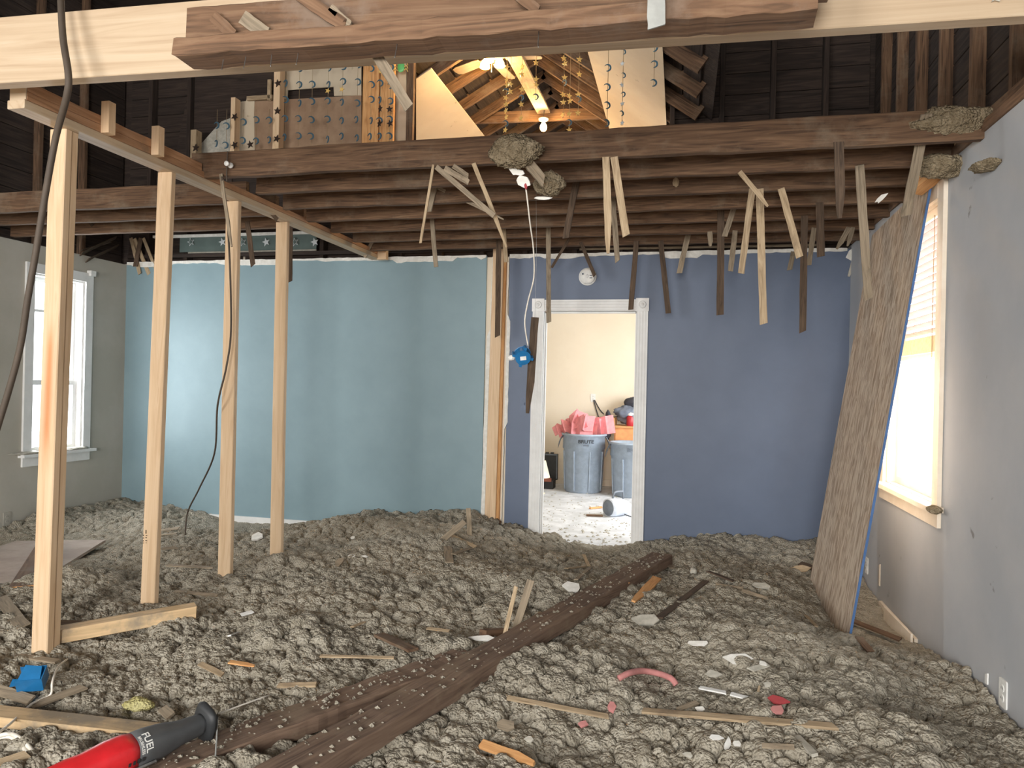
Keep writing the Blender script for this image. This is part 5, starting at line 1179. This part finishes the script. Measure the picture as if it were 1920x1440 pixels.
put('stand', lathe_mesh('stand', [(.002, 0), (.07, 0), (.07, .015), (.015, .03), (.012, max(.05, p.z+.15-ZB)), (.002, max(.05, p.z+.15-ZB))], 20), IVORY, r, Matrix.Translation((p.x-.03, 9.30, ZB)), True)
# canister appliance lying on the floor
q = pZ(1158, 972, ZB); 
r = tag(empty('floor_appliance', q), 'pale grey appliance with a dark oval front and carry handle lying on the dusty floor', 'appliance')
Mv = Matrix.Translation((q.x-.07, q.y+.12, ZB+.095)) @ Matrix.Rotation(math.radians(48), 4, 'Z')
put('body', loft_mesh('body', [(-.06, 0, 0, .09, .095), (.0, 0, 0, .10, .10), (.12, 0, -.005, .095, .09), (.20, 0, -.01, .075, .07), (.26, 0, -.015, .04, .04)], 24), plain('pale_blue_plastic', (206, 214, 226), .4), r, Mv, True)
put('front_grille', lathe_mesh('front_grille', [(.002, .012), (.05, .010), (.082, .004), (.088, -.004)], 28, False), GREYD, r, Mv @ Matrix.Translation((-.062, 0, 0)) @ Matrix.Rotation(math.radians(-90), 4, 'Y'), True)
put('handle', tube_mesh('handle', [Vector((-.0, 0, .09)), Vector((.02, 0, .15)), Vector((.05, 0, .165)), Vector((.13, 0, .165)), Vector((.155, 0, .15)), Vector((.16, 0, .085))], .012, 8, 4), GREYD, r, Mv, True)
put('cord', tube_mesh('cord', [Vector((.1, -.09, -.07)), Vector((.14, -.15, -.088)), Vector((.2, -.16, -.088)), Vector((.28, -.1, -.088))], .006, 6, 4), INK, r, Mv, True)
for k, (a, b, lab) in enumerate((((1106, 953), (1128, 951), 'upper wood stick beside the appliance in the next room'), ((1099, 966), (1130, 967), 'lower reddish stick beside the appliance in the next room'))):
    A = pZ(*a, ZB+.012); B_ = pZ(*b, ZB+.012); o = beam('wood_stick', A, B_, .03, .02, LATHO if k == 0 else OLDR, None, seed=k); tag(o, lab, 'stick')
p = pZ(1027, 1005, ZB+.03); o = shard('wood_offcut', p, (1, 0, 0), (0, -.3, 1), .13, .09, .03, LATHG, 7, 7); tag(o, 'wood offcut lying just inside the left door jamb', 'wood scrap')
# crumbs and dust clods scattered over the far floor and on the fallen timbers
rnd = random.Random(99); v = []; f = []
def clod(p, s):
    n = len(v)
    for d in ((1, 0, 0), (-1, 0, 0), (0, 1, 0), (0, -1, 0), (0, 0, 1), (0, 0, -1)):
        v.append((p[0]+d[0]*s*rnd.uniform(.6, 1.2), p[1]+d[1]*s*rnd.uniform(.6, 1.2), p[2]+d[2]*s*rnd.uniform(.4, .9)))
    for t in ((0, 2, 4), (2, 1, 4), (1, 3, 4), (3, 0, 4), (2, 0, 5), (1, 2, 5), (3, 1, 5), (0, 3, 5)): f.append(tuple(n+i for i in t))
for _ in range(500):
    y = 6.45+3.3*rnd.random()**1.7; x = rnd.uniform(-1.6, .1); clod((x, y, ZB+.002), rnd.uniform(.004, .016)*(1.5 if y < 7.2 else 1))
stuff(tag(put('floor_crumbs', mesh('floor_crumbs', v, f), PLASTG), 'grey crumbs scattered over the pale dusty floor beyond the door', 'crumbs'))
v = []; f = []
for ob_, n_ in ((bpy.data.objects['fallen_joist'], 260), (bpy.data.objects['fallen_joist.001'], 200)):
    L_ = ob_.dimensions.x
    for _ in range(n_):
        q = MW[ob_.name] @ Vector((rnd.uniform(-L_/2, L_/2), rnd.uniform(-.065, .065), .038)); clod(q, rnd.choice((.003, .004, .005, .007, .012)))
stuff(tag(put('timber_crumbs', mesh('timber_crumbs', v, f), INS), 'pale crumbs of insulation scattered on the two fallen timbers', 'crumbs'))
